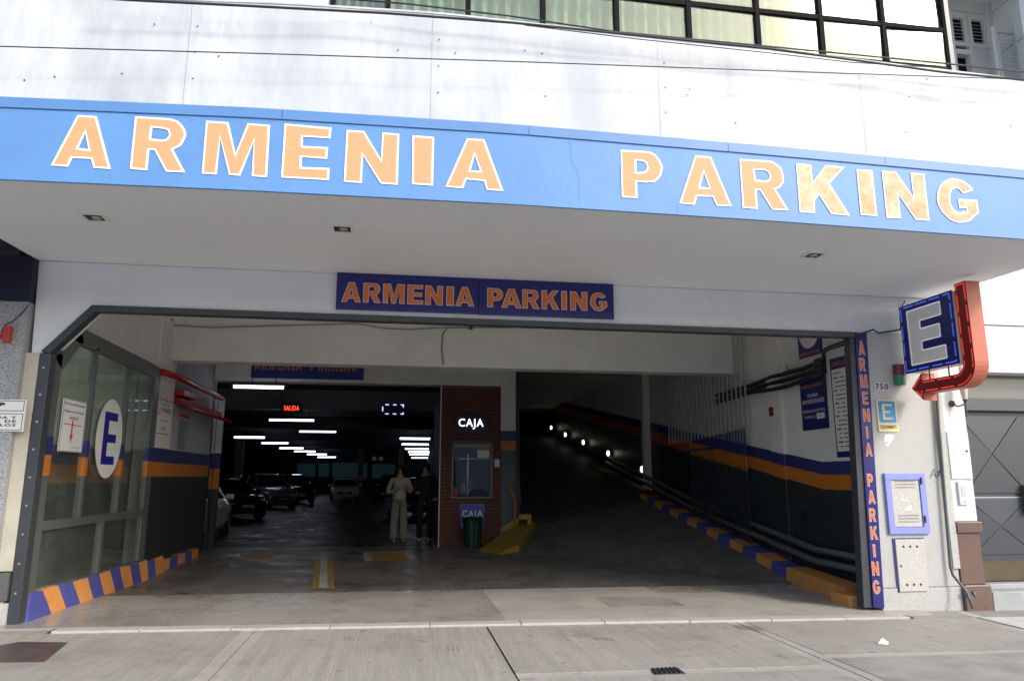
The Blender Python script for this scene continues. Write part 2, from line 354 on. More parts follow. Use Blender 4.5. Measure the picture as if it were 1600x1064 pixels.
# each slab is a broomed field inside a smooth tooled border
def bordered(x0, x1, y0, y1, m=M['walk'], bw=.10, sides='lrtb'):
    slab('paving_slab', x0+g, x1-g, y0+g, y1-g, M['walk2'] if bw else m, -.004 if bw else 0)
    if bw:
        slab('broomed_field', x0+g+(bw if 'l' in sides else 0), x1-g-(bw if 'r' in sides else 0), y0+g+(bw if 'b' in sides else 0), y1-g-(bw*.6 if 't' in sides else 0), m, 0)
bordered(-9.5, -5.4, 5.55, CB); bordered(-5.4, J1b, 3.4, CB, bw=.10, sides='rl')
bordered(J1b, J2, 5.42, CB, sides='l'); bordered(J1b, J2, 3.4, 5.42, sides='l')
bordered(J2, J3, 5.52, CB, sides='rb'); bordered(J2, J3, 3.4, 5.52, sides='r')
bordered(J3, 6.30, 5.85, CB, sides='lbr'); bordered(J3, 9.5, 3.4, 5.85, m=M['walkdark'], sides='l')
bordered(-9.5, -5.4, 3.4, 5.55)
slab('paving_slab', 5.56, 9.5, CB+.004, 7.80, M['walkdark'], .0)
slab('paving_slab', -9.5, -3.10, CB+.004, 7.78, M['walkdark'], .0)
# neighbour's small tiles on the right
for i in range(9):
    for j in range(6):
        x0 = 6.32+i*.3; y0 = 5.9+j*.3
        if y0+.28 < 7.78: slab('pavement_tile', x0+.004, x0+.296, y0+.004, y0+.296, M['tile'], .004)
# kerb strip of stones in front of the entrance apron
xs = [-3.05, -2.3, -1.5, -.6, .35, 1.25, 2.1, 3.0, 3.9, 4.75, 5.5]
strip = slab_mb([(-3.08, CB-.004), (5.55, CB-.004), (5.55, CB+.17), (-3.08, CB+.17)], .012, .14)
ks = struct('kerb_strip', strip, M['joint'])
for a, b in zip(xs, xs[1:]):
    slab_mb([(a+.003, CB-.012+rnd.uniform(-.006,.004)), (b-.003, CB-.012+rnd.uniform(-.006,.004)), (b-.003, CB+.15), (a+.003, CB+.15)], .020+rnd.uniform(-.002,.002), .14).build('kerb_stone', M['kerbstone'], ks, bevel=.006)
# entrance apron: patched concrete panels up to the rail
ap = struct('entrance_apron', MB().poly([(-3.6,CB+.1,-.13),(6,CB+.1,-.13),(6,9.75,-.1),(-3.6,9.75,-.1)]), M['joint'])
ydiv = [CB+.155, 7.95, 8.9, 9.66]
def apron_piece(x0, x1, y0, y1, m, t=.016):
    n = 4; P = MB(); k = 0
    pts = [(x0+.001,y0+.001),(x1-.001,y0+.001),(x1-.001,y1-.001),(x0+.001,y1-.001)]
    slab_mb(pts, t, .1).build('concrete_panel', m, ap)
apron_piece(-3.62, 1.12, CB+.155, 9.66, M['apron'])
apron_piece(1.12, 5.9, CB+.155, 8.25, M['apron2'])
px_, row = 1.12, 0
for (x0, x1, y0, y1, mm) in [(1.12,2.4,8.25,9.66,'apron2'),(2.4,3.3,8.25,8.9,'apron'),(2.4,3.3,8.9,9.66,'apron2'),(3.3,4.6,8.25,9.1,'apron2'),(3.3,4.6,9.1,9.66,'apron'),(4.6,5.9,8.25,9.66,'apron')]:
    apron_piece(x0, x1, y0, y1, M[mm], .016)
struct('gate_rail', slab_mb([(-3.3, 9.66), (5.9, 9.66), (5.9, 9.73), (-3.3, 9.73)], .004, .05), M['black'])
# white scraps, iron covers
c = [gp(1370,1008), gp(1390,1008)]
lp = gp(1379, 1006)
mb = MB(); mb.v = [(lp.x-.05,lp.y,lp.z+.004),(lp.x+.02,lp.y-.04,lp.z+.004),(lp.x+.07,lp.y+.01,lp.z+.01),(lp.x,lp.y+.05,lp.z+.006),(lp.x+.005,lp.y+.005,lp.z+.055)]
mb.f = [(0,1,4),(1,2,4),(2,3,4),(3,0,4),(3,2,1,0)]
single('paper_scrap', mb, M['paper'], 'crumpled white scrap of paper lying on the right pavement slab', 'litter')
def gslab(pxs, top, th=.03):
    P = [gp(*q) for q in pxs]; return slab_mb([(p.x, p.y) for p in P], top, th)
def tread(px, py, n, ln, nm):
    mb = MB(); r = random.Random(px)
    for k in range(n):
        p = gp(px+k*7, py+k*.4); q = Vector((p.x+r.uniform(-.01,.01), p.y-ln, 0))
        t_ = .024 if p.y > CB+.15 else .0035
        mb.poly([(p.x-.006, p.y, gz(p.x,p.y)+t_), (q.x-.006, q.y, gz(q.x,q.y)+t_), (q.x+.008, q.y, gz(q.x,q.y)+t_), (p.x+.008, p.y, gz(p.x,p.y)+t_)])
    mb.build('tyre_mark', M['walkdirt'], swbase, kind='stuff', fixn=False)
tread(1140, 975, 6, .28, 0); tread(925, 995, 5, .10, 0); tread(540, 995, 4, .12, 0); tread(700, 1008, 3, .2, 0)
t = thing('drain_grate', 'small dark iron drain grate at the edge of the centre pavement slabs', 'drain', gp(1042,1048))
gslab([(1022,1054),(1072,1052),(1058,1042),(1016,1044)], .002).build('grate_frame', M['iron'], t)
for k in range(6):
    a = k/6; p0 = Vector(gp(1024,1053)).lerp(gp(1070,1051.5), a+.05); p1 = Vector(gp(1019,1045)).lerp(gp(1057,1043), a+.05)
    MB().tube([p0+Z_*.006, p1+Z_*.006], .008, 5).build('grate_bar', M['steel'], t)
single('manhole_cover', gslab([(-45,1035),(69,1034),(106,1004),(30,1003),(0,1009)], .006), mat('rusty_cover', (.12,.085,.075), .35, var=.4, vscale=8, bump=.3, bscale=30), 'flat rusty dark steel cover plate in the pavement at the far left', 'cover plate')

# ================================================================ GARAGE INTERIOR SHELL
def rampz(y):
    if y < 9.75: return 0
    if y < 14.6: return .145*(y-9.75)
    return .703 + .165*(y-14.6)
def fz(x, y):                      # flat hall floor, then one plane climbing to the right rear
    b = gz(x, y)+.010
    return b if y < 9.75 or x < 2.0 else b + max(0, .2*(min(x, 5.5)-5.5)+.146*(y-9.75))
mb = MB(); nx, ny = 72, 14
X0, X1, Ya, Yb = -4.25, 6.05, 9.73, 15.9
ny = 48
for j in range(ny+1):
    for i in range(nx+1):
        x = X0+(X1-X0)*i/nx; y = Ya+(Yb-Ya)*j/ny; mb.v.append((x, y, fz(x, y)))
fa, fb = [], []
for j in range(ny):
    for i in range(nx):
        a = j*(nx+1)+i; q = (a, a+1, a+nx+2, a+nx+1)
        (fb if X0+(X1-X0)*(i+.5)/nx > 2.0 else fa).append(q)
ma = MB(); ma.v = mb.v; ma.f = fa; struct('garage_floor', ma, M['floor'], smooth=True)
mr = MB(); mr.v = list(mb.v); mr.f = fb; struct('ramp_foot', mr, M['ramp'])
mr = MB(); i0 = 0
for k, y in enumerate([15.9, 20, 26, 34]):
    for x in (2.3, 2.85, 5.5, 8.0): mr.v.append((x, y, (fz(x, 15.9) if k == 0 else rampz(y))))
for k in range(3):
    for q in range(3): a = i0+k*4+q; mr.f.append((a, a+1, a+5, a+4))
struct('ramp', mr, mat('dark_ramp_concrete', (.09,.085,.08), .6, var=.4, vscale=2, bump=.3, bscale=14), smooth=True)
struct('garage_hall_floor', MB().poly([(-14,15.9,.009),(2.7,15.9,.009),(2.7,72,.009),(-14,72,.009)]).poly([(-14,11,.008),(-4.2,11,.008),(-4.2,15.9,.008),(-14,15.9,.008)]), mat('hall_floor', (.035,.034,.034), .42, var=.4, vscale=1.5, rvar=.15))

ob = thing('added_opposite_building', 'plain grey apartment block across the street behind the camera, added to shape light and reflections', 'building', (0, -14, -.2))  # unseen block added to cut low sky light and give reflections
box(-45, 45, -22, -14, -.2, 5.6).build('facade', mat('opposite_render', (.74,.72,.68), .8, var=.15, vscale=.5), ob)  # height and pale tone chosen for sky opening and bounce light
wsh = None
for fl in range(2):
    for k in range(22):
        x = -42+k*4; z = .9+fl*3.1
        if wsh is None: wsh = box(0, 1.5, 0, .08, 0, 1.6).build('window', M['carglass'], None, off=(0,0,0)); wsh.parent = ob; o = wsh
        else: o = wsh.copy(); COL.objects.link(o)
        o.location = (x, .0, z+.2)
B = thing('garage_building', 'parking garage building with white soffit and wide open entrance', 'building', (0, FY, 0))
def bp(name, mb, m, **k): return mb.build(name, m, B, **k)
BT = 3.63
# header wall with chamfered left corner
bp('right_return_wall', box(6.2, 9, FY+.42, 12, -.1, 4.25), M['inwhite'])
hd = [(-3.74,BT),(-3.70,2.66),(-3.60,2.66),(-3.17,3.17),(5.62,3.17),(6.49,3.17),(6.49,BT)]
bp('header_wall', MB().hexa([Vector((x, FY, z)) for x, z in hd][::-1], (0,.3,0)), M['white'], bevel=.008)
# interior slabs and walls
bp('roof_slab', box(-14, 9, FY+.3, 73, 4.25, 4.6), M['inwhite'])
bp('roof_slab', box(2.2, 9, 18.2, 73, 12, 12.3), M['darkwall'])
bp('inner_beam', box(-3.6, 6.9, 11.8, 12.15, 3.235, 4.25), M['inwhite'], bevel=.01)
bp('inner_beam', box(-3.95, 2.222, 15.8, 16.2, 3.44, 4.25), M['inwhite'], bevel=.01)
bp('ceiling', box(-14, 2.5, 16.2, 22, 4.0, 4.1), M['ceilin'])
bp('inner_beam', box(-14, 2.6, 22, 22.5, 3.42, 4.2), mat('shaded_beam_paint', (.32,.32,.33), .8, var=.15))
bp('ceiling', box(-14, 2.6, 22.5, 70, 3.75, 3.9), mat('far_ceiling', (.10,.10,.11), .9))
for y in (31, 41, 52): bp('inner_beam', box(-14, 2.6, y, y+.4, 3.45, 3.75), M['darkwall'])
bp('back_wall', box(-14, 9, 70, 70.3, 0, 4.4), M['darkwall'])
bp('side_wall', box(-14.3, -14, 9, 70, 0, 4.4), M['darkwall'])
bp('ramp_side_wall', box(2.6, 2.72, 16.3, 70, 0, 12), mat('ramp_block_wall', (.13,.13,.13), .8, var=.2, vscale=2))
# far hall pillars
for (x, y) in [(-9,24),(-9.5,33),(-8.5,41),(2.2,33),(-3.0,60),(.2,60),(2.3,46)]:
    pc = box(x-.2, x+.2, y-.2, y+.2, .01, 3.8).build('hall_pillar', M['ceilin'], B)
    box(x-.203, x+.203, y-.203, y+.203, 1.2, 1.55).build('painted_band', M['orange'], pc, off=root_of(pc))
# left side: white wall above the partition, pier, stepped wall
LX = -3.57
bp('left_wall', MB().hexa([(LX-.02, 8.2, 3.10), (LX-.02, 11.25, 3.06), (LX-.02, 11.25, 4.25), (LX-.02, 8.2, 4.25)], (-.2,0,0)), M['inwhite'])
bp('left_wall', box(LX-.25, LX, 11.25, 12.1, 0, 4.25), M['inwhite'], bevel=.006)
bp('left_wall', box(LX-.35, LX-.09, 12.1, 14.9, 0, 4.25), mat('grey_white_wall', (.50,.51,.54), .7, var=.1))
bp('left_wall', box(-14, -4.15, 14.9, 15.1, 0, 4.25), M['darkwall'])
bp('left_wall', box(-4.35, -3.92, 15.1, 16.2, 3.0, 4.25), M['inwhite'])
bp('glass_room_wall', box(-4.0, -3.85, 8.02, 11.25, 0, 4.25), mat('glass_room_paint', (.82,.86,.78), .7, var=.1))

bp('glass_room_wall', box(-4.0, LX-.04, 7.93, 8.0, 0, 4.25), M['dado'])
def band(x, pts_top, pts_bot, m, nrm=(1,0,0), name='painted_band', th=.004, parent=None):
    mb = MB()
    for k in range(len(pts_top)-1):
        mb.poly([(x, *pts_bot[k]), (x, *pts_bot[k+1]), (x, *pts_top[k+1]), (x, *pts_top[k])])
    return mb.build(name, m, parent or B)
zB1, zB2, zB3 = 1.865, 1.655, 1.445
band(LX+.004, [(11.25,zB1),(12.1,zB1)], [(11.25,zB2),(12.1,zB2)], M['dblue'])
band(LX+.004, [(11.25,zB2),(12.1,zB2)], [(11.25,zB3),(12.1,zB3)], M['orange'])
band(LX+.004, [(11.25,zB3),(12.1,zB3)], [(11.25,0),(12.1,0)], M['dado'])
band(LX-.086, [(12.104,zB1),(14.9,zB1)], [(12.104,zB2),(14.9,zB2)], M['dblue'])
band(LX-.086, [(12.104,zB2),(14.9,zB2)], [(12.104,zB3),(14.9,zB3)], M['orange'])
band(LX-.086, [(12.104,zB3),(14.9,zB3)], [(12.104,0),(14.9,0)], M['dado'])
band(-3.846, [(8.02,1.79),(11.24,1.79)], [(8.02,1.58),(11.24,1.58)], M['dblue'])
band(-3.846, [(8.02,1.58),(11.24,1.58)], [(8.02,1.36),(11.24,1.36)], M['orange'])
band(-3.846, [(8.02,1.36),(11.24,1.36)], [(8.02,0),(11.24,0)], M['dado'])
# right wall: polyline with pilaster, painted bands that follow the ramp
RX = 5.9
rw = bp('right_wall', box(RX, RX+.3, FY+.13, 14.2, -.1, 4.25), M['inwhite'])
bp('right_wall', MB().hexa([(RX+.02,14.2,0),(6.05,16.9,0),(6.35,34,0),(8,34,0),(8,14.2,0)], (0,0,12)), M['inwhite'])
bp('wall_pilaster', box(RX-.06, RX, 10.35, 10.75, -.1, 4.25), M['inwhite'], bevel=.005)
bp('wall_pilaster', box(5.88, 6.15, 16.85, 17.05, .3, 4.25), M['inwhite'])
bp('ramp_end_wall', box(2.6, 8, 34, 34.3, 0, 12), M['darkwall'])
bp('ramp_ceiling', MB().hexa([(2.5,12.15,4.05),(6.6,12.15,4.05),(6.6,18.2,4.1),(2.5,18.2,4.1)], (0,0,.15)), M['ceilin'])
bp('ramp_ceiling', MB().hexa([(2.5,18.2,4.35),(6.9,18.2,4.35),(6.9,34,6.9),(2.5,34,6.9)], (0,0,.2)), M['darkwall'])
def rb(x, segs, m):
    for (ya, za1, za0, yb, zb1, zb0) in segs:
        MB().poly([(x(ya), ya, za0), (x(yb), yb, zb0), (x(yb), yb, zb1), (x(ya), ya, za1)]).build('painted_band', m, B)
def stp(y): return 1.655 if y < 9.45 else 1.655+(y-9.45)*.150      # top of blue
def seg(x, ya, yb, off1, off0, m):
    ys = [ya]+[q for q in (9.45,) if ya < q < yb]+[yb]
    for a, b in zip(ys, ys[1:]):
        MB().poly([(x(a), a, max(fz(5.5,a)-.1, stp(a)-off0)), (x(b), b, max(fz(5.5,b)-.1, stp(b)-off0)), (x(b), b, stp(b)-off1), (x(a), a, stp(a)-off1)]).build('painted_band', m, B)
for (a, b, xf) in [(FY+.13, 10.35, lambda y: RX-.004), (10.352, 10.748, lambda y: RX-.064), (10.75, 14.2, lambda y: RX-.004)]:
    seg(xf, a, b, 0, .18, M['dblue']); seg(xf, a, b, .18, .38, M['orange']); seg(xf, a, b, .38, 5, M['dado'])
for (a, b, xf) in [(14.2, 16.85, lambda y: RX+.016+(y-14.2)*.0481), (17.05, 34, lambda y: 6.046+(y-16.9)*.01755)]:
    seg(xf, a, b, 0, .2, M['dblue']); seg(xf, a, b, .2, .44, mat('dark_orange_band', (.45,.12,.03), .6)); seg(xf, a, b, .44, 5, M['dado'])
for z1, z0, mm in ((1.79, 1.61, 'dblue'), (1.61, 1.41, 'orange'), (1.41, -.05, 'dado')):
    box(RX-.062, RX-.001, 10.346, 10.349, z0, z1).build('painted_band', M[mm], B)
# steel frame round the opening
fr = thing('entrance_frame', 'dark grey steel frame lining the garage entrance opening', 'frame', (1, FY, 0))
def bar(a, b, c_, d_, nm='frame_bar', m=M['steel'], y0=FY-.03, y1=FY+.10, par=fr):
    return MB().hexa([(a[0],y0,a[1]),(b[0],y0,b[1]),(c_[0],y0,c_[1]),(d_[0],y0,d_[1])], (0,y1-y0,0)).build(nm, m, par, bevel=.004)
bar((-3.17,3.175),(5.44,3.165),(5.44,3.10),(-3.13,3.11))
bar((-3.60,2.68),(-3.17,3.177),(-3.13,3.112),(-3.52,2.66))
bar((-3.60,2.66),(-3.50,2.66),(-3.50,.02),(-3.60,.02), 'frame_post')
q = [aty(*p, FY-.01) for p in ((1327,519),(1336,519),(1366,949),(1350,949))]
MB().hexa(q, (0,.12,0)).build('frame_post', M['steel'], fr, bevel=.004)
bar((2.0,3.183),(2.6,3.181),(2.6,3.098),(2.0,3.09), 'cover_plate', y0=FY-.045, y1=FY-.028) if 0 else None
for k in range(9): MB().lathe((-3.55, FY-.032, .35+k*.27), [(.011,-.012),(.011,0)], 8, 'y').build('bolt', M['alu'], fr)
# second post with roller track beside left post
bp('stone_trim', MB().hexa([(-3.74,FY-.02,2.66),(-3.61,FY-.02,2.66),(-3.61,FY-.02,.55),(-3.74,FY-.02,.55)], (0,.15,0)), M['beige'], bevel=.004)
bp('stone_trim', box(-3.74,-3.66, FY-.02, FY+.13, -.05, .28), M['beige'], bevel=.004)
bp('stone_trim', box(-3.66,-3.605, FY-.015, FY+.13, -.05, .26), M['granite'], bevel=.004)
single('junction_box', box(-3.70,-3.62, FY-.05, FY+.02, .285, .54), M['steel2'], 'small grey metal box at the foot of the left entrance post', 'utility box', bevel=.004)
# right pillar
pl = thing('granite_pillar', 'light grey speckled granite pillar right of the entrance', 'pillar', (6, FY, 0))
box(5.47, 6.49, FY, FY+.12, .20, 3.168).build('pillar_shaft', M['granite'], pl, bevel=.006)
box(5.47, 6.49, FY-.012, FY+.12, -.12, .195).build('plinth', M['granite'], pl, bevel=.006)
box(6.40, 6.492, FY-.03, FY, .40, 2.55).build('edge_strip', M['granite'], pl, bevel=.004)

# ================================================================ CANOPY + FASCIA
cn = thing('canopy', 'white canopy slab over the entrance faced with dented white metal sheets', 'canopy', (0, CY, 3.6))
LXN = -3.74
MB().hexa([(LXN, CY+.02, 3.592), (6.49, CY+.02, 3.592), (6.49, FY+.0, 3.632), (LXN, FY+.0, 3.632)], (0,0,1.55)).build('soffit', M['soffit'], cn)
MB().hexa([(-9, CY+.03, 3.61), (LXN, CY+.03, 3.61), (LXN, FY-.3, 3.632), (-9, FY-.3, 3.632)], (0,0,1.55)).build('soffit', mat('dark_navy_paint', (.012,.012,.045), .6, var=.2), cn, label='dark navy painted end of the soffit')
# edge polylines measured in the photograph (the old fascia sags towards its ends)
botp = [(-260,272),(0,280),(400,298),(800,319),(1200,344.5),(1600,373.6),(1720,383)]
topp = [(-260,143),(0,152.3),(400,169.7),(800,195.2),(1200,229.3),(1600,266.5),(1720,279)]
parp = [(-260,-18),(0,-9),(440,7),(690,23),(1000,58),(1200,78),(1400,103),(1520,117),(1600,127),(1720,142)]
def line(pp, y):
    P = [aty(a, b, y) for a, b in pp]
    def f(x):
        if x <= P[0].x: return P[0].z
        for a, b in zip(P, P[1:]):
            if x <= b.x: return a.z+(b.z-a.z)*(x-a.x)/(b.x-a.x)
        return P[-1].z
    return f
zb, zt, zp = line(botp, CY), line(topp, CY), line(parp, CY)
XR = 6.49
def strip(x0, x1, f0, f1, y, th, step=.25):
    n = max(1, int((x1-x0)/step)); mb = MB()
    for k in range(n+1):
        x = x0+(x1-x0)*k/n; a, b = f0(x), f1(x); mb.v += [(x,y,a),(x,y,b),(x,y+th,b),(x,y+th,a)]
    for k in range(n):
        i = 4*k
        for q in range(4): mb.f.append((i+q, i+4+q, i+4+(q+1) % 4, i+(q+1) % 4))
    mb.f.append((3,2,1,0)); i = 4*n; mb.f.append((i,i+1,i+2,i+3)); return mb
sb = thing('painted_sign_band', 'long sky blue band reading ARMENIA PARKING in orange hand painted letters', 'sign', (1, CY, 3.6))
strip(-5, XR, lambda x: zb(x), lambda x: zt(x)-.07, CY, .025).build('band', M['skyblue'], sb, smooth=False)
tx = [-5, -3.2, -.98, .98, 2.72, 4.2, XR]
for a, b in zip(tx, tx[1:]): strip(a+.002, b-.002, lambda x: zt(x)-.082, lambda x: zt(x), CY-.012, .05).build('trim_strip', M['trimblue'], sb)
LET = [('A',79,174,181,262),('R',203,290,185,268),('M',315,417,192,275),('E',440,515,197,280),('N',537,622,205,287),('I',643,677,211,290),('A',696,787,216,296),
       ('P',971,1037,235,311),('A',1061,1143,243,321),('R',1160,1232,250,328),('K',1249,1328,257,335),('I',1345,1370,265,338),('N',1385,1452,268,343),('G',1468,1532,278,349)]
for i, (ch, a, b, t0, b0) in enumerate(LET):
    cx = (a+b)/2; sl = .062 if a < 800 else .085
    bl = aty(a, b0-(b-a)/2*sl*0, CY); p0 = aty(cx, b0, CY); p1 = aty(cx, t0+ (2 if a > 500 else 0), CY)
    w_ = (aty(b, b0, CY).x-aty(a, b0, CY).x); h_ = p1.z-p0.z
    U = Vector((1, 0, (-.012 if a < 800 else .0)))
    letter(ch, (aty(a, b0, CY).x, CY-.001, p0.z), (1,0,0), (0,0,1), w_, h_, .016, M['peachworn'] if i >= 10 else M['peach'], M['wline'], sb, jit=.004)
def crack(px, label_w=.003):
    mb = MB(); P = [aty(a, b, CY-.002) for a, b in px]
    for k in range(len(P)-1):
        w_ = label_w*(1-.5*k/len(P)); mb.poly([P[k]-X_*w_, P[k]+X_*w_, P[k+1]+X_*w_, P[k+1]-X_*w_])
    mb.build('crack', M['trimblue'], sb, fixn=False)
crack([(889,218),(893,232),(891,243),(895,258),(903,270),(906,285),(904,312)]); crack([(611,210),(612,225),(610,240),(613,262)]); crack([(1062,316),(1059,326),(1058,335)], .004)
# white sheets, each slightly buckled
seams = [-5, -3.3, -1.72, .17, 2.12, 4.03, XR]
for k, (a, b) in enumerate(zip(seams, seams[1:])):
    nx, nz = 26, 16; mb = MB(); r = random.Random(4)
    waves = [(r.uniform(1.5, 6), r.uniform(-2.5, 2.5), r.uniform(0, 6.28), r.uniform(.002, .005)) for _ in range(6)]
    r = random.Random(k+3)
    for j in range(nz+1):
        for i in range(nx+1):
            x = a+.0012+(b-a-.0024)*i/nx; z = zt(x)+.0015+(zp(x)-zt(x))*j/nz
            e = min(1, min(j, nz-j)/3)
            d = sum(am*math.sin(fx*x+fz_*z*1.7+ph) for fx, fz_, ph, am in waves)*e
            mb.v.append((x, CY-.004-d, z))
    for j in range(nz):
        for i in range(nx): q = j*(nx+1)+i; mb.f.append((q, q+1, q+nx+2, q+nx+1))
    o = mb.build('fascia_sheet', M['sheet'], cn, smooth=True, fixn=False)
    for (u, v) in [(r.uniform(.1,.9), r.uniform(.08,.92)) for _ in range(5)]+[(.03, .25),(.03,.5),(.03,.75)]:
        x = a+(b-a)*u; z = zt(x)+(zp(x)-zt(x))*v
        MB().lathe((x, CY-.006, z), [(.006,-.004),(.006,.001)], 6, 'y').build('rivet', M['steel'], cn)
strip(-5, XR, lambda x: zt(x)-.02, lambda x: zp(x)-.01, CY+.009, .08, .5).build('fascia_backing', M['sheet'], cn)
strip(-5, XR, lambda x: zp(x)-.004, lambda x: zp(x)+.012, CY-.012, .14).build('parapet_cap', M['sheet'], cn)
# recessed spotlights in the soffit
for i, (px, py, yawd) in enumerate([(148,338,0), (535,356,0), (1271,397,0)]):
    c = atz(px, py, 3.61)
    t = thing('recessed_spotlight', ['square recessed spotlight at the left end of the soffit', 'square recessed spotlight in the soffit above the navy sign', 'square recessed spotlight at the right end of the soffit'][i], 'spotlight', (c.x, c.y, 3.60), 'recessed spotlights in the canopy soffit')
    s = .095
    for (a, b, e, f) in ((-s,s,-s,-s+.022),(-s,s,s-.022,s),(-s,-s+.022,-s+.022,s-.022),(s-.022,s,-s+.022,s-.022)):
        box(c.x+a, c.x+b, c.y+e, c.y+f, 3.592, 3.612).build('trim_ring', M['plasticw'], t)
    box(c.x-s+.022, c.x+s-.022, c.y-s+.022, c.y+s-.022, 3.600, 3.604).build('housing', M['black'], t)
    MB().lathe((c.x+.01, c.y+.02, 3.594), [(.03,0),(.045,.008)], 12).build('lamp', M['alu'], t)

# ================================================================ CURTAIN WALL ABOVE
cw = thing('upper_window_wall', 'upper floor strip window with black mullions and cream curtains', 'window', (2, 5.5, 5.2))
WY = 5.46
mx = [-1.6,-.65,-.2,.47,1.12,1.78,2.45,3.11,3.74,4.38,5.03]
rows = [5.10, 5.61, 6.5]
for x in mx:
    box(x-.021, x+.021, WY-.02, WY+.03, 5.12, 6.6).build('mullion', M['mullion'], cw)
for a, b in zip(mx[1:], mx[2:]):
    box(a+.018, b-.018, WY-.015, WY+.025, 5.597, 5.642).build('transom', M['mullion'], cw)
    box(a+.018, b-.018, WY-.015, WY+.025, 5.205, 5.235).build('transom', M['mullion'], cw)
    for z0, z1 in ((5.12,5.205),(5.235,5.60),(5.635,6.6)):
        tl_, tv = rnd.uniform(-.010, .010), rnd.uniform(-.012, .012)*(z1-z0)
        p = MB().hexa([(a+.018, WY+.004-tl_, z0), (b-.018, WY+.004+tl_, z0), (b-.018, WY+.004+tl_+tv, z1), (a+.018, WY+.004-tl_+tv, z1)], (0,.005,0)).build('window_pane', M['cpane'], cw)
    # curtain behind this bay
    mb = MB(); n = 44; r = random.Random(int(a*100)); am = r.uniform(.02,.045); ph = r.uniform(0,6)
    for k in range(n+1):
        x = a+(b-a)*k/n; y = WY+.13+am*math.sin(k*.9+ph)+.012*math.sin(k*2.3+ph); mb.v += [(x,y,5.0),(x,y+.01*math.sin(k),6.6)]
    for k in range(n): i = 2*k; mb.f.append((i,i+2,i+3,i+1))
    mb.build('curtain', M['curtain'] if a > 2.9 or int(a*10) % 3 == 0 else M['curtaing'], cw, smooth=True)
box(-1.6, 5.03, WY+.35, WY+.4, 5.0, 6.6).build('room_wall', M['inwhite'], cw)
box(-5, -.65, WY, WY+.3, 5.0, 6.6).build('white_pier', M['stonew'], cw)
box(5.03-.0, 5.075, WY-.03, WY+.3, 5.0, 6.6).build('end_frame', M['steel2'], cw)
# ================================================================ NEIGHBOUR RIGHT
nb = thing('neighbour_building', 'neighbouring white rendered building with shuttered recess above and dark door below', 'building', (7.5, FY, 0))
def n_(name, mb, m, **k): return mb.build(name, m, nb, **k)
n_('rendered_wall', box(6.493, 12, FY+.02, FY+.4, 3.335, 5.2), M['stonew'])
n_('rendered_wall', box(6.493, 12, FY+.02, FY+.4, 2.80, 3.318), M['stonew'])
n_('rendered_wall', box(6.493, 12, FY+.05, FY+.4, 3.317, 3.336), M['joint'])
n_('lintel_ledge', box(6.815, 12, FY-.03, FY+.4, 2.715, 2.80), M['stonew'], bevel=.006)
n_('door_pilaster', box(6.493, 6.81, FY-.0, FY+.4, .93, 2.80), M['stonew'], bevel=.005)
n_('plinth_cap', box(6.493, 6.83, FY-.045, FY+.4, .80, .925), M['brown'], bevel=.008)
n_('plinth', box(6.493, 6.80, FY-.02, FY+.4, .22, .797), M['brown'], bevel=.005)
n_('plinth_base', box(6.493, 6.84, FY-.06, FY+.4, -.12, .217), M['brown'], bevel=.012)
n_('transom_panel', box(6.80, 12, FY+.20, FY+.3, 2.42, 2.715), mat('transom_glass', (.18,.19,.18), .2))
n_('door_head', box(6.80, 12, FY+.16, FY+.3, 2.26, 2.42), M['doorm2'], bevel=.004)
dr = n_('door', box(6.80, 9.0, FY+.24, FY+.3, .20, 2.26), M['doorm'])
def dpan(pts, m, d):
    MB().hexa([(x, FY+.24, z) for x, z in pts], (0,-d,0)).build('door_panel', m, dr, off=root_of(dr), bevel=.003)
for (z0, z1, hh) in ((.52, 1.18, 0), (1.25, 2.20, 0)):
    x0, x1 = 6.90, 7.75; cx, cz = (x0+x1)/2, (z0+z1)/2
    dpan([(x0+.01,z1),(x1-.01,z1),(cx,cz+.004)], M['doorm2'], .012); dpan([(x0+.01,z0),(cx,cz-.004),(x1-.01,z0)], M['doorm'], .014)
    dpan([(x0,z0+.008),(x0,z1-.008),(cx-.004,cz)], M['doorm'], .016); dpan([(x1,z0+.008),(cx+.004,cz),(x1,z1-.008)], M['doorm'], .016)
box(6.87, 9, FY+.225, FY+.238, 1.19, 1.205).build('door_rail', M['alu'], dr, off=root_of(dr))
box(6.87, 9, FY+.22, FY+.238, .22, .44).build('kick_plate', M['brass'], dr, off=root_of(dr))
n_('door_handle', box(7.66, 7.72, FY+.15, FY+.24, 1.0, 1.35), M['brass'], bevel=.01)
n_('door_step', box(6.85, 12, FY-.055, FY+.3, -.12, .135), M['step'], bevel=.01)
n_('door_step', box(6.82, 12, FY+.1, FY+.3, .135, .20), M['step'], bevel=.01)
# upper recess
n_('recess_wall', box(5.08, 6.2, 6.6, 6.8, 4.9, 7.3), M['stonew'])
n_('recess_wall', box(6.2, 7.2, 6.75, 6.9, 4.9, 7.3), M['black'])
n_('recess_ceiling', box(5.0, 7.3, 5.5, 6.9, 6.93, 7.1), M['stonew'])
for k in range(5): n_('side_wall_block', box(6.74, 7.3, 5.85, 6.9, 4.6+k*.55+.006, 4.6+(k+1)*.55-.006), M['stonew'])
n_('side_wall_core', box(6.755, 7.28, 5.86, 6.89, 4.6, 7.3), M['joint'])
n_('white_pilaster', box(6.55, 6.66, 5.45, 5.8, 4.6, 8), M['stonew']) if 0 else None
n_('white_pilaster', box(6.30, 6.52, 5.50, 5.84, 3.4+1.2, 8), M['stonew'], bevel=.01)
n_('white_pilaster', box(6.56, 7.6, 5.46, 5.84, 3.4+1.2, 8), M['stonew'], bevel=.01)
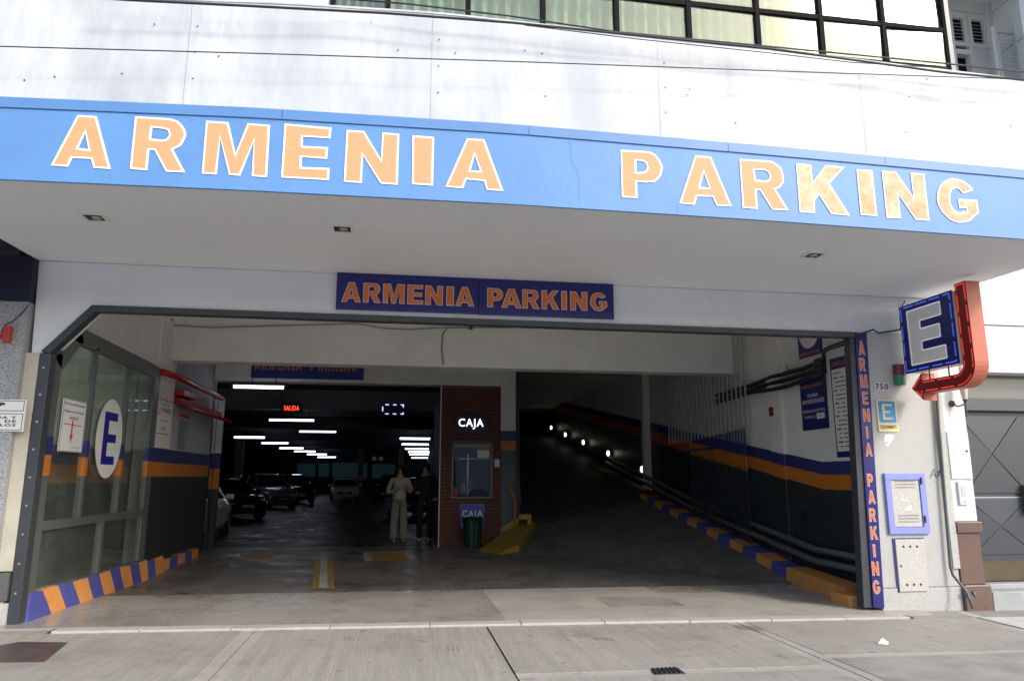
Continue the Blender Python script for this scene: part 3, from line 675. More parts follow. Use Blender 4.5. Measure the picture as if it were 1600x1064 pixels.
def shutter(x0, x1, z0, z1, y, label, rot=0):
    t = thing('window_shutter', label, 'shutter', ((x0+x1)/2, y, z0), 'louvred shutters of the neighbouring window')
    fwid = .05
    box(x0, x0+fwid, y, y+.04, z0, z1).build('shutter_stile', M['graywood'], t); box(x1-fwid, x1, y, y+.04, z0, z1).build('shutter_stile', M['graywood'], t)
    for a, b in ((z1-fwid*1.6, z1), (z0, z0+fwid)): box(x0+fwid, x1-fwid, y, y+.04, a, b).build('shutter_rail', M['graywood'], t)
    n = int((z1-z0-.13)/.045)
    for k in range(n):
        z = z0+fwid+.01+k*.045
        MB().hexa([(x0+fwid, y+.004, z), (x1-fwid, y+.004, z), (x1-fwid, y+.034, z+.028), (x0+fwid, y+.034, z+.028)], (0,.004,.006)).build('louvre', M['graywood'], t)
    t.rotation_euler.z = rot; return t
shutter(6.175, 6.43, 6.36, 6.80, 6.64, 'closed left louvred shutter high in the grey recess')
shutter(6.435, 6.69, 6.36, 6.80, 6.64, 'closed louvred shutter to the right of another, high in the recess')
shutter(6.47, 6.78, 5.75, 6.44, 6.34, 'lower white louvred shutter swung open over the dark window')
n_('recess_wall', box(6.44, 6.74, 6.66, 6.74, 5.4, 6.36), M['stonew']); n_('window_frame', box(6.08, 6.76, 6.62, 6.72, 6.805, 6.95), M['graywood'])
n_('window_frame', box(6.40, 6.44, 6.62, 6.70, 5.6, 6.36), M['graywood']); n_('window_frame', box(6.08, 6.40, 6.62, 6.70, 6.24, 6.30), M['graywood'])
n_('window_frame', box(6.05, 6.175, 6.60, 6.70, 6.34, 6.85), M['graywood'])
n_('window_frame', box(6.69, 6.74, 6.60, 6.70, 5.6, 6.93), M['graywood'])
# ================================================================ NEIGHBOUR LEFT
lb = thing('left_granite_wall', 'dark grey granite wall of the left neighbour with navy painted top', 'wall', (-5, FY, 0))
box(-9, -3.735, FY-.10, FY+.3, -.12, 3.17).build('granite_facing', M['granite2'], lb, bevel=.006)
box(-9, -3.735, FY-.11, FY+.3, 3.172, 3.64).build('navy_band', mat('dark_navy_wall_paint', (.012,.012,.045), .6, var=.2), lb)

# ================================================================ SIGNS
def sign(label, pts, y, letters, m=M['navy']):
    pass
nv = thing('header_sign', 'navy board sign reading ARMENIA PARKING in orange on the white header', 'sign', (.8, FY, 3.2))
box(-.722, .826, FY-.05, FY-.002, 3.222, 3.628).build('sign_board', M['navy'], nv, bevel=.003)
box(.830, 2.395, FY-.05, FY-.002, 3.218, 3.628).build('sign_board', M['navy'], nv, bevel=.003)
HL = [('A',533,564,441,469),('R',567,595,442,471),('M',598,632,443,472),('E',636,661,445,473),('N',664,692,446,474),('I',697,709,447,475),('A',711,741,448,477),
      ('P',761,786,450,478),('A',783,815,451,479),('R',816,843,452,480),('K',846,874,453,481),('I',877,886,454,482),('N',891,918,455,483),('G',922,949,456,484)]
for ch, a, b, t0, b0 in HL:
    y = FY-.051; p0 = aty(a, b0, y); p1 = aty(b, b0, y); q = aty(a, t0, y)
    letter(ch, (p0.x, y, 3.30), X_, Z_, p1.x-p0.x, .222, .0075, M['signorange'], M['signline'], nv, lift=.001)
# vertical sign
vsn = thing('vertical_sign', 'narrow vertical navy sign with orange ARMENIA PARKING beside the granite pillar', 'sign', (5.52, FY, 0))
tl, tr = aty(1336, 521, FY-.03), aty(1354, 521, FY-.03); bl, br = aty(1365, 948, FY-.03), aty(1382, 950, FY-.03)
MB().hexa([tl, tr, br, bl], (0,.028,0)).build('sign_board', M['navy'], vsn)
VL = [('A',1342.5,1352,532,555),('R',1343.5,1353,559,580),('M',1345,1356,585,606),('E',1348,1357,612,632),('N',1349,1359.5,638,659),('I',1353.5,1357,666,685),('A',1352.5,1363.5,692,713),
      ('P',1355.5,1364.5,740,760),('A',1357,1368,766,787),('R',1358.5,1369,794,815),('K',1360.5,1372,822,843),('I',1364.5,1368.5,850,870),('N',1363,1374,877,899),('G',1364.5,1376,906,928)]
for ch, a, b, t0, b0 in VL:
    y = FY-.031; p0 = aty(a, b0, y); p1 = aty(b, b0, y); q = aty((a+b)/2, t0, y)
    letter(ch, (p0.x, y, p0.z), X_, Z_, p1.x-p0.x, q.z-p0.z, .005, M['signorange'], M['signline'], vsn, lift=.001)
# interior hidden sign
hs = thing('hanging_sign', 'dim navy ARMENIA PARKING board half hidden behind the inner beam', 'sign', (-2.3, 15.7, 3.6))
a, b = aty(392, 590, 15.74), aty(568, 591, 15.74)
box(a.x, b.x, 15.74, 15.79, a.z, a.z+.52).build('sign_board', mat('blue_board', (.02,.04,.22), .4), hs)
x = a.x+.05; W = (b.x-a.x-.1)/15.2
for ch in 'ARMENIA PARKING':
    if ch != ' ':
        letter(ch, (x, 15.739, a.z+.17), X_, Z_, W*(.45 if ch == 'I' else .88), .26, .008, M['signorange'], mat('thin_line', (.3,.2,.2), .5), hs, lift=.001)
    x += W*(.6 if ch == 'I' else 1.04)
# E light box (perpendicular to the facade, faces the left)
EX = 6.0
es = thing('parking_light_box', 'navy light box sign with big grey letter E on the pillar', 'sign', (EX, 7.3, 2.65))
box(EX, EX+.16, 6.86, 7.70, 2.66, 3.47).build('box_body', M['signgrey'], es, bevel=.006)
box(EX-.012, EX-.001, 6.855, 7.705, 2.655, 3.475).build('box_face', M['navy'], es)
Uy = Vector((0,-1,0))
ec = [[(0,0),(.56,0),(.56,.15),(.20,.15),(.20,.255),(.50,.255),(.50,.405),(.20,.405),(.20,.50),(.54,.50),(.54,.65),(0,.65)]]
oE = (EX-.013, 7.57, 2.74)
eo = flat(ec, oE, Uy, Z_, .004).build('letter', M['signgrey'], es, fixn=False)
def dots(path, O, U, V, step, dash, m, name, par, r=.006, skip=0):
    O, U, V = Vector(O), Vector(U), Vector(V); N = U.cross(V).normalized(); mb = MB(); s = 0
    for (a, b) in zip(path, path[1:]):
        L = math.dist(a, b); n = int(L/step)
        for k in range(n):
            t = (k+.5)/max(n, 1); s += step
            if dash and (s % dash) > dash*.78: continue
            p = O+U*(a[0]+(b[0]-a[0])*t)+V*(a[1]+(b[1]-a[1])*t)
            mb.hexa([p+(-U-V)*r, p+(U-V)*r, p+(U+V)*r, p+(V-U)*r], N*.006)
    return mb.build(name, m, par, kind='stuff')
c = ec[0]; dots(c+c[:1], (oE[0]-.005, oE[1], oE[2]), Uy, Z_, .022, 0, M['ledwhite'], 'led_dots', es, .0045)
dots([(.03,.03),(.82,.03),(.82,.79),(.03,.79),(.03,.03)], (EX-.013, 7.705, 2.655), Uy, Z_, .018, .21, M['ledblue'], 'led_dots', es, .0055)
# arrow sign
ar = thing('arrow_sign', 'red bent arrow light sign wrapping round the E light box', 'sign', (EX, 6.8, 2.45))
cu = lambda px, py: (lambda p: (7.8-p.y, p.z))(atx(px, py, EX-.0))
AX = EX+.0
aout = [cu(1497,450), cu(1510,448), cu(1516,520), cu(1519,558)]
v0 = 7.8-6.62
# outline in (u = 7.8 - y, z)
U0, U1 = .985, 1.145       # vertical bar, nearer edge is U1
zt_, zl, zh = 3.53, 2.40, 2.545
def rc(cx, cz, r, a0, a1, n=8): return [(cx+r*math.cos(math.radians(a0+(a1-a0)*k/n)), cz+r*math.sin(math.radians(a0+(a1-a0)*k/n))) for k in range(n+1)]
path = [(U0,zt_)] + [(U0, 2.66)] + rc(U0-.12, 2.665, .12, 0, -90)[1:] + [(.34,2.545),(.34,2.635),(.16,2.475),(.34,2.315),(.34,2.40)] + rc(U1-.25, 2.65, .25, -90, 0) + [(U1,zt_)]
path = [(u, z) for u, z in path][::-1]
A_O = Vector((AX+.002, 7.8, 0))
flat([path], A_O, Uy, Z_, -.0 + .001).build('sign_face', M['darkred'], ar, fixn=False)
mb = MB(); n = len(path); D = .17
mb.v = [(AX+.003, 7.8-u, z) for u, z in path]+[(AX+D, 7.8-u, z) for u, z in path]
for k in range(n): j = (k+1) % n; mb.f.append((k, j, n+j, n+k))
mb.f.append(tuple(range(n, 2*n)))
mb.build('sign_side', M['salmon'], ar)
inn = grow([(u, z) for u, z in path], -.022)
dots(inn+inn[:1], A_O+Vector((-.002,0,0)), Uy, Z_, .017, .24, M['ledred'], 'led_dots', ar, .0055)
text('WI', (AX+.06, 6.70, 2.42), Vector((1,0,.0)), Vector((0,-.5,.8)).normalized(), .001, .001, M['ink'], ar) if 0 else None
# brackets and cables
single('sign_bracket', MB().tube([(6.06,7.1,2.66),(6.06,7.1,2.55)], .008).tube([(6.06,7.4,2.66),(6.06,7.4,2.55)], .008).tube([(6.06,6.86,3.1),(6.06,6.80,3.1)], .006), M['steel'], 'thin metal rods joining the E light box and the arrow sign', 'bracket')
P = [aty(*q, FY-.03) for q in [(1342,523),(1365,515),(1372,520),(1390,518),(1412,514)]]
single('sign_cable', MB().tube(P, .010), M['cable'], 'black cable running from the steel frame to the E light box', 'cable')
P = [aty(*q, FY-.02) for q in [(1407,516),(1406,495),(1409,480),(1414,470)]]
single('sign_cable', MB().tube(P, .006), M['cable'], 'short thin black cable rising beside the E light box', 'cable')
# plaque 750, E tile, sticker
t = thing('house_number', 'small pale plaque with the house number 750', 'number plaque', (5.72, FY, 2.45))
box(5.62, 5.82, FY-.012, FY-.001, 2.455, 2.565).build('plaque', mat('pink_white', (.60,.52,.56), .5), t); text('750', (5.635, FY-.012, 2.475), X_, Z_, .165, .07, mat('purple_ink', (.03,.01,.05), .5), t, .02)
t = thing('parking_plaque', 'cream and blue E estacionamiento plaque on the granite pillar', 'sign', (5.75, FY, 1.97))
box(5.625, 5.885, FY-.015, FY-.001, 1.97, 2.35).build('plaque', M['cream'], t)
box(5.645, 5.865, FY-.018, FY-.0155, 2.08, 2.335).build('blue_field', M['lightblue'], t)
g_ = flat([[(x*.13, y*.185) for x, y in [(0,0),(1,0),(1,.14),(.22,.14),(.22,.43),(.82,.43),(.82,.57),(.22,.57),(.22,.86),(1,.86),(1,1),(0,1)]]], (5.69, FY-.0185, 2.115), X_, Z_, .002).build('letter', M['cream'], t, fixn=False)
text('ESTACIONAMIENTO', (5.648, FY-.0155, 2.005), X_, Z_, .212, .045, M['ink'], t, .015)
t = thing('torn_sticker', 'torn white sticker under the parking plaque', 'sticker', (5.72, FY, 1.83))
flat([[(0,.02),(.03,0),(.06,.01),(.08,.05),(.12,.08),(.13,.14),(.02,.14),(0,.1)]], (5.69, FY-.001, 1.80), X_, Z_, .002).build('paper', M['paper'], t, fixn=False)
text('CE', (5.70, FY-.003, 1.83), X_, Z_, .035, .02, M['ink'], t, .0); 
# beacon
t = thing('warning_beacon', 'small half red half green warning beacon above the number plaque', 'warning light', (5.95, FY, 2.5))
MB().lathe((5.94, FY-.05, 2.655), [(.062,0),(.062,.12)], 16).build('red_lens', M['dred'], t); MB().lathe((5.94, FY-.05, 2.53), [(.062,0),(.062,.12)], 16).build('green_lens', M['green2'], t)
# meter boxes
t = thing('meter_cabinet', 'grey meter cabinet door in a periwinkle blue frame on the pillar', 'cabinet', (5.88, FY, .8))
x0, x1, z0, z1 = 5.63, 6.15, .795, 1.485
for a, b, e, f in ((x0,x1,z1-.075,z1),(x0,x1,z0,z0+.075),(x0,x0+.075,z0+.075,z1-.075),(x1-.075,x1,z0+.075,z1-.075)): box(a, b, FY-.035, FY-.001, e, f).build('frame', M['periw'], t, bevel=.003)
d = box(x0+.08, x1-.08, FY-.022, FY-.001, z0+.08, z1-.08).build('cabinet_door', M['panelg'], t, bevel=.003)
for z in (.93,.965,1.0, 1.32,1.355,1.39): box(x0+.13, x1-.13, FY-.026, FY-.021, z, z+.005).build('louvre_slot', M['joint'], d, off=root_of(d))
flat([[(0,0),(.11,.0),(.10,.06),(.07,.05),(.03,.025)]], (5.84, FY-.023, 1.06), X_, Z_, .001).build('sticker_remnant', M['paper'], d, off=root_of(d), fixn=False)
flat([[(0,0),(.07,0),(.07,.012),(.012,.012),(.012,.07),(0,.07)]], (5.83, FY-.023, 1.17), X_, Z_, .001).build('sticker_remnant', M['paper'], d, off=root_of(d), fixn=False)
for z in (.92, 1.36): box(x1-.066, x1-.05, FY-.048, FY-.035, z, z+.08).build('hinge', M['ink'], t)
t = thing('gas_cabinet', 'low speckled cabinet door with six round vent holes', 'cabinet', (5.87, FY, .15))
d = box(5.69, 6.055, FY-.03, FY-.001, .16, .735).build('cabinet_door', M['panelg'], t, bevel=.004)
box(5.672, 5.69, FY-.012, FY-.001, .15, .75).build('frame_edge', M['kblue'], t); box(5.69, 6.07, FY-.012, FY-.001, .737, .75).build('frame_edge', M['kblue'], t)
for z in (.655, .235):
    for x in (5.785, 5.872, 5.959): MB().lathe((x, FY-.032, z), [(.014,0),(.014,.008)], 12, 'y').build('vent_hole', M['black'], d, off=root_of(d))
MB().lathe((5.73, FY-.033, .44), [(.012,0),(.012,.01)], 12, 'y').build('lock', M['black'], t)
# downpipe
P = [aty(*q, FY-.05) for q in [(1463,600),(1470,700),(1478,800),(1485,885)]]+[aty(1489,898,FY-.06), aty(1511,925,FY-.16), aty(1520,950,FY-.25)]
single('downpipe', MB().tube(P, .017, 10), M['steel2'], 'thin grey downpipe along the right edge of the granite pillar', 'pipe', smooth=True)
t = thing('pipe_bundle', 'bundle of cut grey pipes leaning at the foot of the downpipe', 'pipes', (6.5, 7.4, 0))
for q0, q1 in [((1514,926),(1528,951)),((1520,924),(1533,953)),((1508,926),(1519,953))]:
    MB().tube([aty(*q0, FY-.07), gp(*q1)+Z_*.01], .016, 8).build('pipe', M['steel2'], t, smooth=True)
t = thing('rubble_heap', 'dusty stones and broken cups heaped at the pillar foot', 'rubble', (6.4, 7.7, -.07))
for k, (px, py, s) in enumerate([(1494,946,.05),(1501,950,.035),(1506,945,.05),(1499,938,.04),(1512,952,.03)]):
    p = gp(px, py)
    MB().lathe(p+Z_*.0, [(s*.5,0),(s,s*.5),(s*.8,s*1.4),(s*.2,s*1.8)], 7).build('stone', [M['beige'],M['paper'],M['kerbstone'],M['brown']][k % 4], t)
# wall lantern, intercom, papers, tag
t = thing('wall_lantern', 'small carriage lantern on the white door pilaster', 'lamp', (6.80, FY, 2.3))
lx = aty(1503, 610, FY-.1).x; lz = 2.50
MB().lathe((lx, FY-.13, lz-.10), [(.028,-.04),(.032,-.035),(.055,.12),(.05,.13)], 6).build('lamp_shade', M['lamp_glass'], t)
MB().lathe((lx, FY-.13, lz+.03), [(.06,0),(.045,.03),(.012,.06),(.008,.09)], 8).build('cap', M['iron'], t)
MB().lathe((lx, FY-.13, lz-.30), [(.002,-.05),(.010,-.03),(.006,.0),(.009,.12),(.03,.16)], 8).build('finial', M['iron'], t)
MB().tube([(lx-.02, FY-.13, lz-.2), (lx-.06, FY-.08, lz-.22), (lx-.08, FY-.01, lz-.18)], .009).build('arm', M['iron'], t); MB().lathe((lx-.08, FY-.02, lz-.18), [(.04,0),(.04,.018)], 12, 'y').build('wall_rose', M['iron'], t)
t = thing('intercom', 'white intercom panel on the door pilaster above the brown plinth', 'intercom', (6.62, FY, 1.05))
a, b = aty(1497,752,FY-.03), aty(1515,788,FY-.03)
box(a.x, b.x, FY-.03, FY-.001, b.z, a.z).build('panel', M['plasticw'], t, bevel=.004); box(a.x+.03, b.x-.03, FY-.034, FY-.0305, b.z+.09, a.z-.05).build('keypad', mat('keypad_grey', (.5,.55,.53), .4), t)
MB().lathe(((a.x+b.x)/2, FY-.034, b.z+.03), [(.008,0),(.008,.005)], 10, 'y').build('button', M['ink'], t)
t = thing('letter_box', 'cream painted letter box flap on the white pilaster', 'letter box', (6.65, FY, 1.45))
box(6.52, 6.80, FY-.02, FY-.001, 1.42, 1.98).build('plate', M['stonew'], t, bevel=.004); box(6.58, 6.74, FY-.024, FY-.0205, 1.66, 1.84).build('flap', M['plasticw'], t, bevel=.003)
MB().lathe((6.755, FY-.03, 1.75), [(.012,0),(.012,.01)], 8, 'y').build('knob', M['ink'], t)
# scribbled tag
def scrib(pts): return MB().tube([aty(px, py, FY-.004) for px, py in pts], .0028, 4)
sc = [[(1453,747),(1459,733),(1463,746)],[(1455,742),(1462,741)],[(1465,745),(1469,732),(1467,744),(1473,740),(1474,746)],[(1464,737),(1472,736)],[(1477,732),(1475,745),(1481,738),(1482,745)],[(1484,738),(1489,736),(1486,742),(1492,744)],[(1478,738),(1484,743)]]
mb = MB()
for s in sc:
    q = scrib(s); i = len(mb.v); mb.v += q.v; mb.f += [tuple(k+i for k in f) for f in q.f]
single('graffiti_tag', mb, M['ink'], 'thin black scribbled tag on the pale granite pillar', 'graffiti')
# left sign
t = thing('vehicle_exit_sign', 'white ENTRADA Y SALIDA DE VEHICULOS sign with car pictogram on the left granite wall', 'sign', (-4.1, FY-.12, 1.9))
sx1 = aty(38, 640, FY-.12).x; y = FY-.118
zt1, zt0 = aty(20,626,y).z, aty(20,644,y).z; zu1, zu0 = aty(20,646,y).z, aty(20,672,y).z
box(sx1-.72, sx1+.01, y, y+.016, zu0-.01, zt1+.01).build('board', M['paper'], t)
def rframe(x0, x1, z0, z1, wd, yy, m, par):
    for a, b, e, f in ((x0,x1,z1-wd,z1),(x0,x1,z0,z0+wd),(x0,x0+wd,z0+wd,z1-wd),(x1-wd,x1,z0+wd,z1-wd)): box(a, b, yy-.002, yy-.0002, e, f).build('printed_border', m, par)
rframe(sx1-.70, sx1-.005, zt0+.012, zt1, .006, y, M['ink'], t); rframe(sx1-.70, sx1-.005, zu0, zu1, .006, y, M['ink'], t)
hh = (zu1-zu0-.05)/3
for k, s in enumerate(['ENTRADA Y', 'SALIDA DE', 'VEHICULOS']):
    text(s, (sx1-.50 , y, zu1-.025-hh*(k+1)+.01), X_, Z_, .44, hh*.72, M['ink'], t, .03)
flat([[(0,.015),(.05,.01),(.06,0),(.09,0),(.10,.01),(.22,.01),(.23,0),(.26,0),(.27,.012),(.30,.015),(.30,.035),(.22,.042),(.18,.06),(.10,.06),(.07,.04),(0,.035)]], (sx1-.48, y, zt0+.055), X_, Z_, .002).build('car_pictogram', M['ink'], t, fixn=False)
flat([[(0,0),(.10,0),(.10,-.008),(.14,.004),(.10,.016),(.10,.008),(0,.008)]], (sx1-.42, y, zt0+.03), X_, Z_, .002).build('arrow_pictogram', M['ink'], t, fixn=False)
a = aty(10, 522, FY-.15)
t = thing('red_wall_bracket', 'small red metal bracket on the left granite wall', 'bracket', (a.x, FY-.15, a.z))
box(a.x-.03, a.x+.035, FY-.16, FY-.11, a.z-.08, a.z+.08).build('plate', M['red'], t, bevel=.004); MB().tube([(a.x-.03, FY-.13, a.z-.02), (a.x-.3, FY-.13, a.z-.02)], .02).build('rod', M['red'], t)
single('wall_cable', MB().tube([aty(*q, FY-.115) for q in [(47,474),(35,488),(20,502),(8,507),(2,520)]], .005, 5), M['cable'], 'thin black wire dangling down the left granite wall', 'cable')

# ================================================================ GLASS PARTITION (left)
gp_ = thing('glass_partition', 'grey framed glass partition along the left side of the entrance', 'glazed partition', (LX, 9.5, 0))
def fm(y0, y1, z0, z1, x0=LX-.03, x1=LX+.04, nm='frame_bar', m=M['steel2']): return box(x0, x1, y0, y1, z0, z1).build(nm, m, gp_, bevel=.004)
ztop = lambda y: 3.05-.012*(y-8.4)
fm(7.93, 8.10, .05, 2.70, nm='frame_post')
for y in (8.93, 10.02): fm(y, y+.07, .98, ztop(y)-.12, nm='frame_post')
fm(11.02, 11.25, .05, ztop(11)-.0, nm='frame_post')
MB().hexa([(LX-.03,8.10,.90),(LX-.03,11.02,.90),(LX-.03,11.02,.99),(LX-.03,8.10,.99)], (.07,0,0)).build('frame_bar', M['steel2'], gp_)
MB().hexa([(LX-.03,8.36,ztop(8.4)-.16),(LX-.03,11.02,ztop(11)-.16),(LX-.03,11.02,ztop(11)),(LX-.03,8.36,ztop(8.4))], (.07,0,0)).build('frame_bar', M['steel2'], gp_)
MB().hexa([(LX-.03,7.93,2.64),(LX-.03,8.12,2.54),(LX-.03,8.56,2.93),(LX-.03,8.42,3.05)], (.07,0,0)).build('frame_bar', M['steel2'], gp_)
fm(9.62, 9.70, .30, .90, nm='frame_post')
def pane(pts): MB().hexa([(LX, y, z) for y, z in pts], (.008,0,0)).build('glass_pane', M['panes_milky' if pts[2][1] > 1.75 and pts[0][1] > 1.7 else 'panes'], gp_)
for zz in (0, 1):
    a, c = ((.99, 1.80), (1.80, 2.87))[zz]
    pane([(8.10,a),(8.93,a),(8.93,c),(8.46 if zz else 8.10,c)]+([(8.10,2.55)] if zz else [])); pane([(9.0,a),(10.02,a),(10.02,c),(9.0,c)]); pane([(10.09,a),(11.02,a),(11.02,c),(10.09,c)])
pane([(8.10,.30),(9.62,.30),(9.62,.90),(8.10,.90)]); pane([(9.70,.30),(11.02,.30),(11.02,.90),(9.70,.90)])
fm(8.1, 11.02, .2, .30)
# band colours on the frame posts
for (a, b) in ((7.93,8.10),(8.93,9.0),(10.02,10.09),(11.02,11.25)):
    for z0, z1, mm in ((zB2, zB1-.02, 'dblue'), (zB3, zB2, 'orange')):
        box(LX-.03, LX+.0435, a-.003, b+.003, z0, z1).build('painted_band', M[mm], gp_)
# E oval sticker and notice on the glass
Vz, Vy = Z_, Y_
t = thing('oval_e_sticker', 'white oval sticker with navy letter E on the glass partition', 'sticker', (LX, 9.4, 1.4))
cE = atx(166, 684, LX+.02); ry, rz = .255*1.0, .0
yL, yR = atx(146, 684, LX+.02).y, atx(187, 684, LX+.02).y; zT, zBt = atx(167, 622, LX+.02).z, atx(167, 747, LX+.02).z
cy_, cz_ = (yL+yR)/2, (zT+zBt)/2; ry, rz = (yR-yL)/2, (zT-zBt)/2
flat([[(ry*math.cos(2*math.pi*k/40), rz*math.sin(2*math.pi*k/40)) for k in range(40)]], (LX+.045, cy_, cz_), Y_, Z_, .002).build('oval', M['paper'], t, fixn=False)
ew, eh = ry*1.0, rz*1.32
flat([[(x*ew, y*eh) for x, y in [(0,0),(1,0),(1,.16),(.36,.16),(.36,.42),(1,.42),(1,.58),(.36,.58),(.36,.84),(1,.84),(1,1),(0,1)]]], (LX+.048, cy_-ew/2, cz_-eh/2), Y_, Z_, .001).build('letter', M['inkblue'], t, fixn=False)
t = thing('waiting_notice', 'white notice with red arrow asking drivers to wait for their car here', 'notice', (LX, 8.6, 1.7))
y0, y1 = atx(91, 700, LX+.05).y, atx(127, 705, LX+.05).y; z1, z0 = atx(110, 623, LX+.05).z, atx(107, 706, LX+.05).z
box(LX+.042, LX+.05, y0, y1, z0, z1).build('board', M['paper'], t); W = y1-y0; H = z1-z0
bx_ = LX+.0502
for a, b, e, f in ((y0,y1,z1-.012,z1),(y0,y1,z0,z0+.012),(y0,y0+.012,z0+.012,z1-.012),(y1-.012,y1,z0+.012,z1-.012)): box(bx_, bx_+.004, a, b, e, f).build('printed_border', mat('grey_border', (.35,.35,.4), .5), t)
text('Por su Seguridad', (bx_, y0+.05*W, z0+.87*H), Y_, Z_, .88*W, .06*H, M['ink'], t, .02); text('Espere su Auto', (bx_, y0+.08*W, z0+.73*H), Y_, Z_, .82*W, .06*H, M['ink'], t, .02)
text('AQUI', (bx_, y0+.3*W, z0+.61*H), Y_, Z_, .38*W, .065*H, M['ink'], t, .03)
flat([[(0,0),(W*.8,0),(W*.8,.01),(0,.01)]], (bx_, y0+.1*W, z0+.51*H), Y_, Z_, .001).build('printed_rule', M['inkred'], t, fixn=False)
flat([[(0,0),(.04,.09),(.015,.09),(.015,.24),(-.015,.24),(-.015,.09),(-.04,.09)]], (bx_, y0+.47*W, z0+.17*H), Y_, Z_, .001).build('red_arrow', M['inkred'], t, fixn=False)
text('ARMENIA PARKING', (bx_, y0+.5*W, z0+.08*H), Y_, Z_, .42*W, .025*H, M['inkred'], t, .0)
# striped kerb
kb = thing('striped_kerb', 'low sloping kerb striped orange and periwinkle blue under the glass', 'kerb', (-3.4, 9.5, 0), )
bs = [(43,974),(82,960),(106,956),(127,944),(147,939),(164,931),(181,925),(195,920),(209,915),(222,910),(232,906)]
ts = [(49,926),(67,922),(91,914),(114,909),(137,902),(155,896),(172,891),(187,886),(203,883),(217,879),(230,874)]
BP = []; TP = []
for k in range(11):
    f = k/10; y = 7.80+(11.55-7.80)*f
    b_ = gp(*bs[k]); t_ = atx(*ts[k], LX+.05)
    e0, e1 = gp(*bs[0]), gp(*bs[10]); d = ray(*bs[k]); nx_, ny_ = (e1.y-e0.y), -(e1.x-e0.x)
    b_ = CP+d*((nx_*e0.x+ny_*e0.y)/(nx_*d.x+ny_*d.y)); b_.z -= .01
    BP.append(b_); TP.append(t_)
for k in range(10):
    b0, b1, t0, t1 = BP[k], BP[k+1], TP[k], TP[k+1]
    MB().hexa([b0, b1, t1, t0], (-.06 if k == 0 else -.12,0,0)).build('kerb_block', M['kblue'] if k % 2 == 0 else M['korange'], kb)
MB().hexa([gp(234,906), gp(244,901), atx(241,873,LX+.03), atx(233,877,LX+.03)], (-.1,0,0)).build('kerb_block', M['kblue'], kb); MB().hexa([gp(244,901), gp(258,893), atx(255,868,LX+.03), atx(241,873,LX+.03)], (-.1,0,0)).build('kerb_block', M['korange'], kb)
kb2 = thing('striped_kerb', 'short dim striped kerb further inside along the left wall', 'kerb', (-3.6, 13, 0))
for k in range(5):
    y = 12.15+k*.42; box(LX-.10, LX+.02, y, y+.42, 0, .17).build('kerb_block', M['korange'] if k % 2 == 0 else M['kblue'], kb2)
# right kerb
kr = thing('striped_kerb', 'orange kerb with blue blocks climbing the right side of the ramp', 'kerb', (5.6, 10, 0))
def kblock(ya, yb, m, x0=5.52, hgt=.13, x0b=None):
    x0b = x0b or x0
    MB().hexa([(x0, ya, fz(x0,ya)-.05), (x0b, yb, fz(x0,yb)-.05), (x0b+.03, yb, fz(5.5,yb)+hgt), (x0+.03, ya, fz(5.5,ya)+hgt)], (.32,0,0)).build('kerb_block', m, kr)
kblock(8.35, 9.95, M['korange'], 5.36, .16, 5.50)
y = 9.95; k = 0
while y < 16:
    kblock(y, y+.45, M['kblue'] if k % 2 == 0 else M['korange'], 5.52, .12); y += .45; k += 1
kblock(16, 30, mat('brown_kerb', (.14,.09,.06), .7), 5.6, .12)  # plain dull brown without stripes up the rest of the ramp
box(5.20, 5.42, 8.0, 8.38, -.08, .09).build('kerb_end', M['korange'], kr, bevel=.01)
for i, (dz, dx, lb_) in enumerate([(.42, .10, 'upper thick grey pipe running low along the right wall'), (.27, .13, 'lower thick grey pipe running low along the right wall')]):
    single('wall_pipe', MB().tube([(RX-dx, 7.95, dz+.02), (RX-dx, 9.6, dz+.03), (RX-dx, 14, fz(5.6,14)+dz-.02), (RX-dx+.05, 20, fz(5.6,15.9)+dz+.68)], .045, 12), M['steel2'], lb_, 'pipe', 'thick pipes low on the right wall', smooth=True)

# ================================================================ RIGHT WALL FITTINGS
def rwp(px, py, off=0): return atx(px, py, RX-off)
cnd = [[(1346,530),(1298,552),(1287,556)],[(1346,526),(1292,548),(1284,555)]]
for i, (py0, py1, l) in enumerate([(562,602,'upper of three thick black conduits along the right wall'),(571,609,'middle of three thick black conduits along the right wall'),(580,613,'lowest of three thick black conduits along the right wall')]):
    P = [rwp(1284, py0+ (4 if i else 2), .05), rwp(1255, py0+14, .05), rwp(1232, py0+20+i*1.5, .10), rwp(1205, py0+27+i, .05), rwp(1176, py1-1, .05), rwp(1120, py1+16, .05)]
    single('cable_conduit', MB().tube(P, .035, 8), M['cable'], l, 'conduit', 'black conduits on the right wall', smooth=True)
a, b = rwp(1289, 585, .04), rwp(1274, 562, .04)
single('cable_box', box(RX-.07, RX-.001, a.y, b.y, rwp(1284,585).z, rwp(1284,560).z), M['ink'], 'black junction box where the conduits meet beside the price board', 'junction box', bevel=.008)
for i, (dx, l) in enumerate([(0,'outer thin black pipe bending up to the header from the junction box'),(5,'inner thin black pipe bending up to the header from the junction box')]):
    P = [rwp(1286+dx*.6, 563, .06), rwp(1285+dx*.6, 550+dx*.3, .06), rwp(1290+dx*.6, 544+dx*.5, .06), rwp(1318, 534+dx, .06), rwp(1345, 522+dx, .06)]
    single('thin_pipe', MB().tube(P, .014, 8), M['cable'], l, 'pipe', smooth=True)
for k in range(3):
    single('hanging_cable', MB().tube([rwp(1284+k*2.5, 580, .04), rwp(1285+k*2.5, 600, .04), rwp(1287+k*2, 618-k*3, .04)], .009, 6), M['cable'], ['left','middle','right'][k]+' of three black cable ends hanging under the junction box', 'cable', 'cable ends under the junction box')
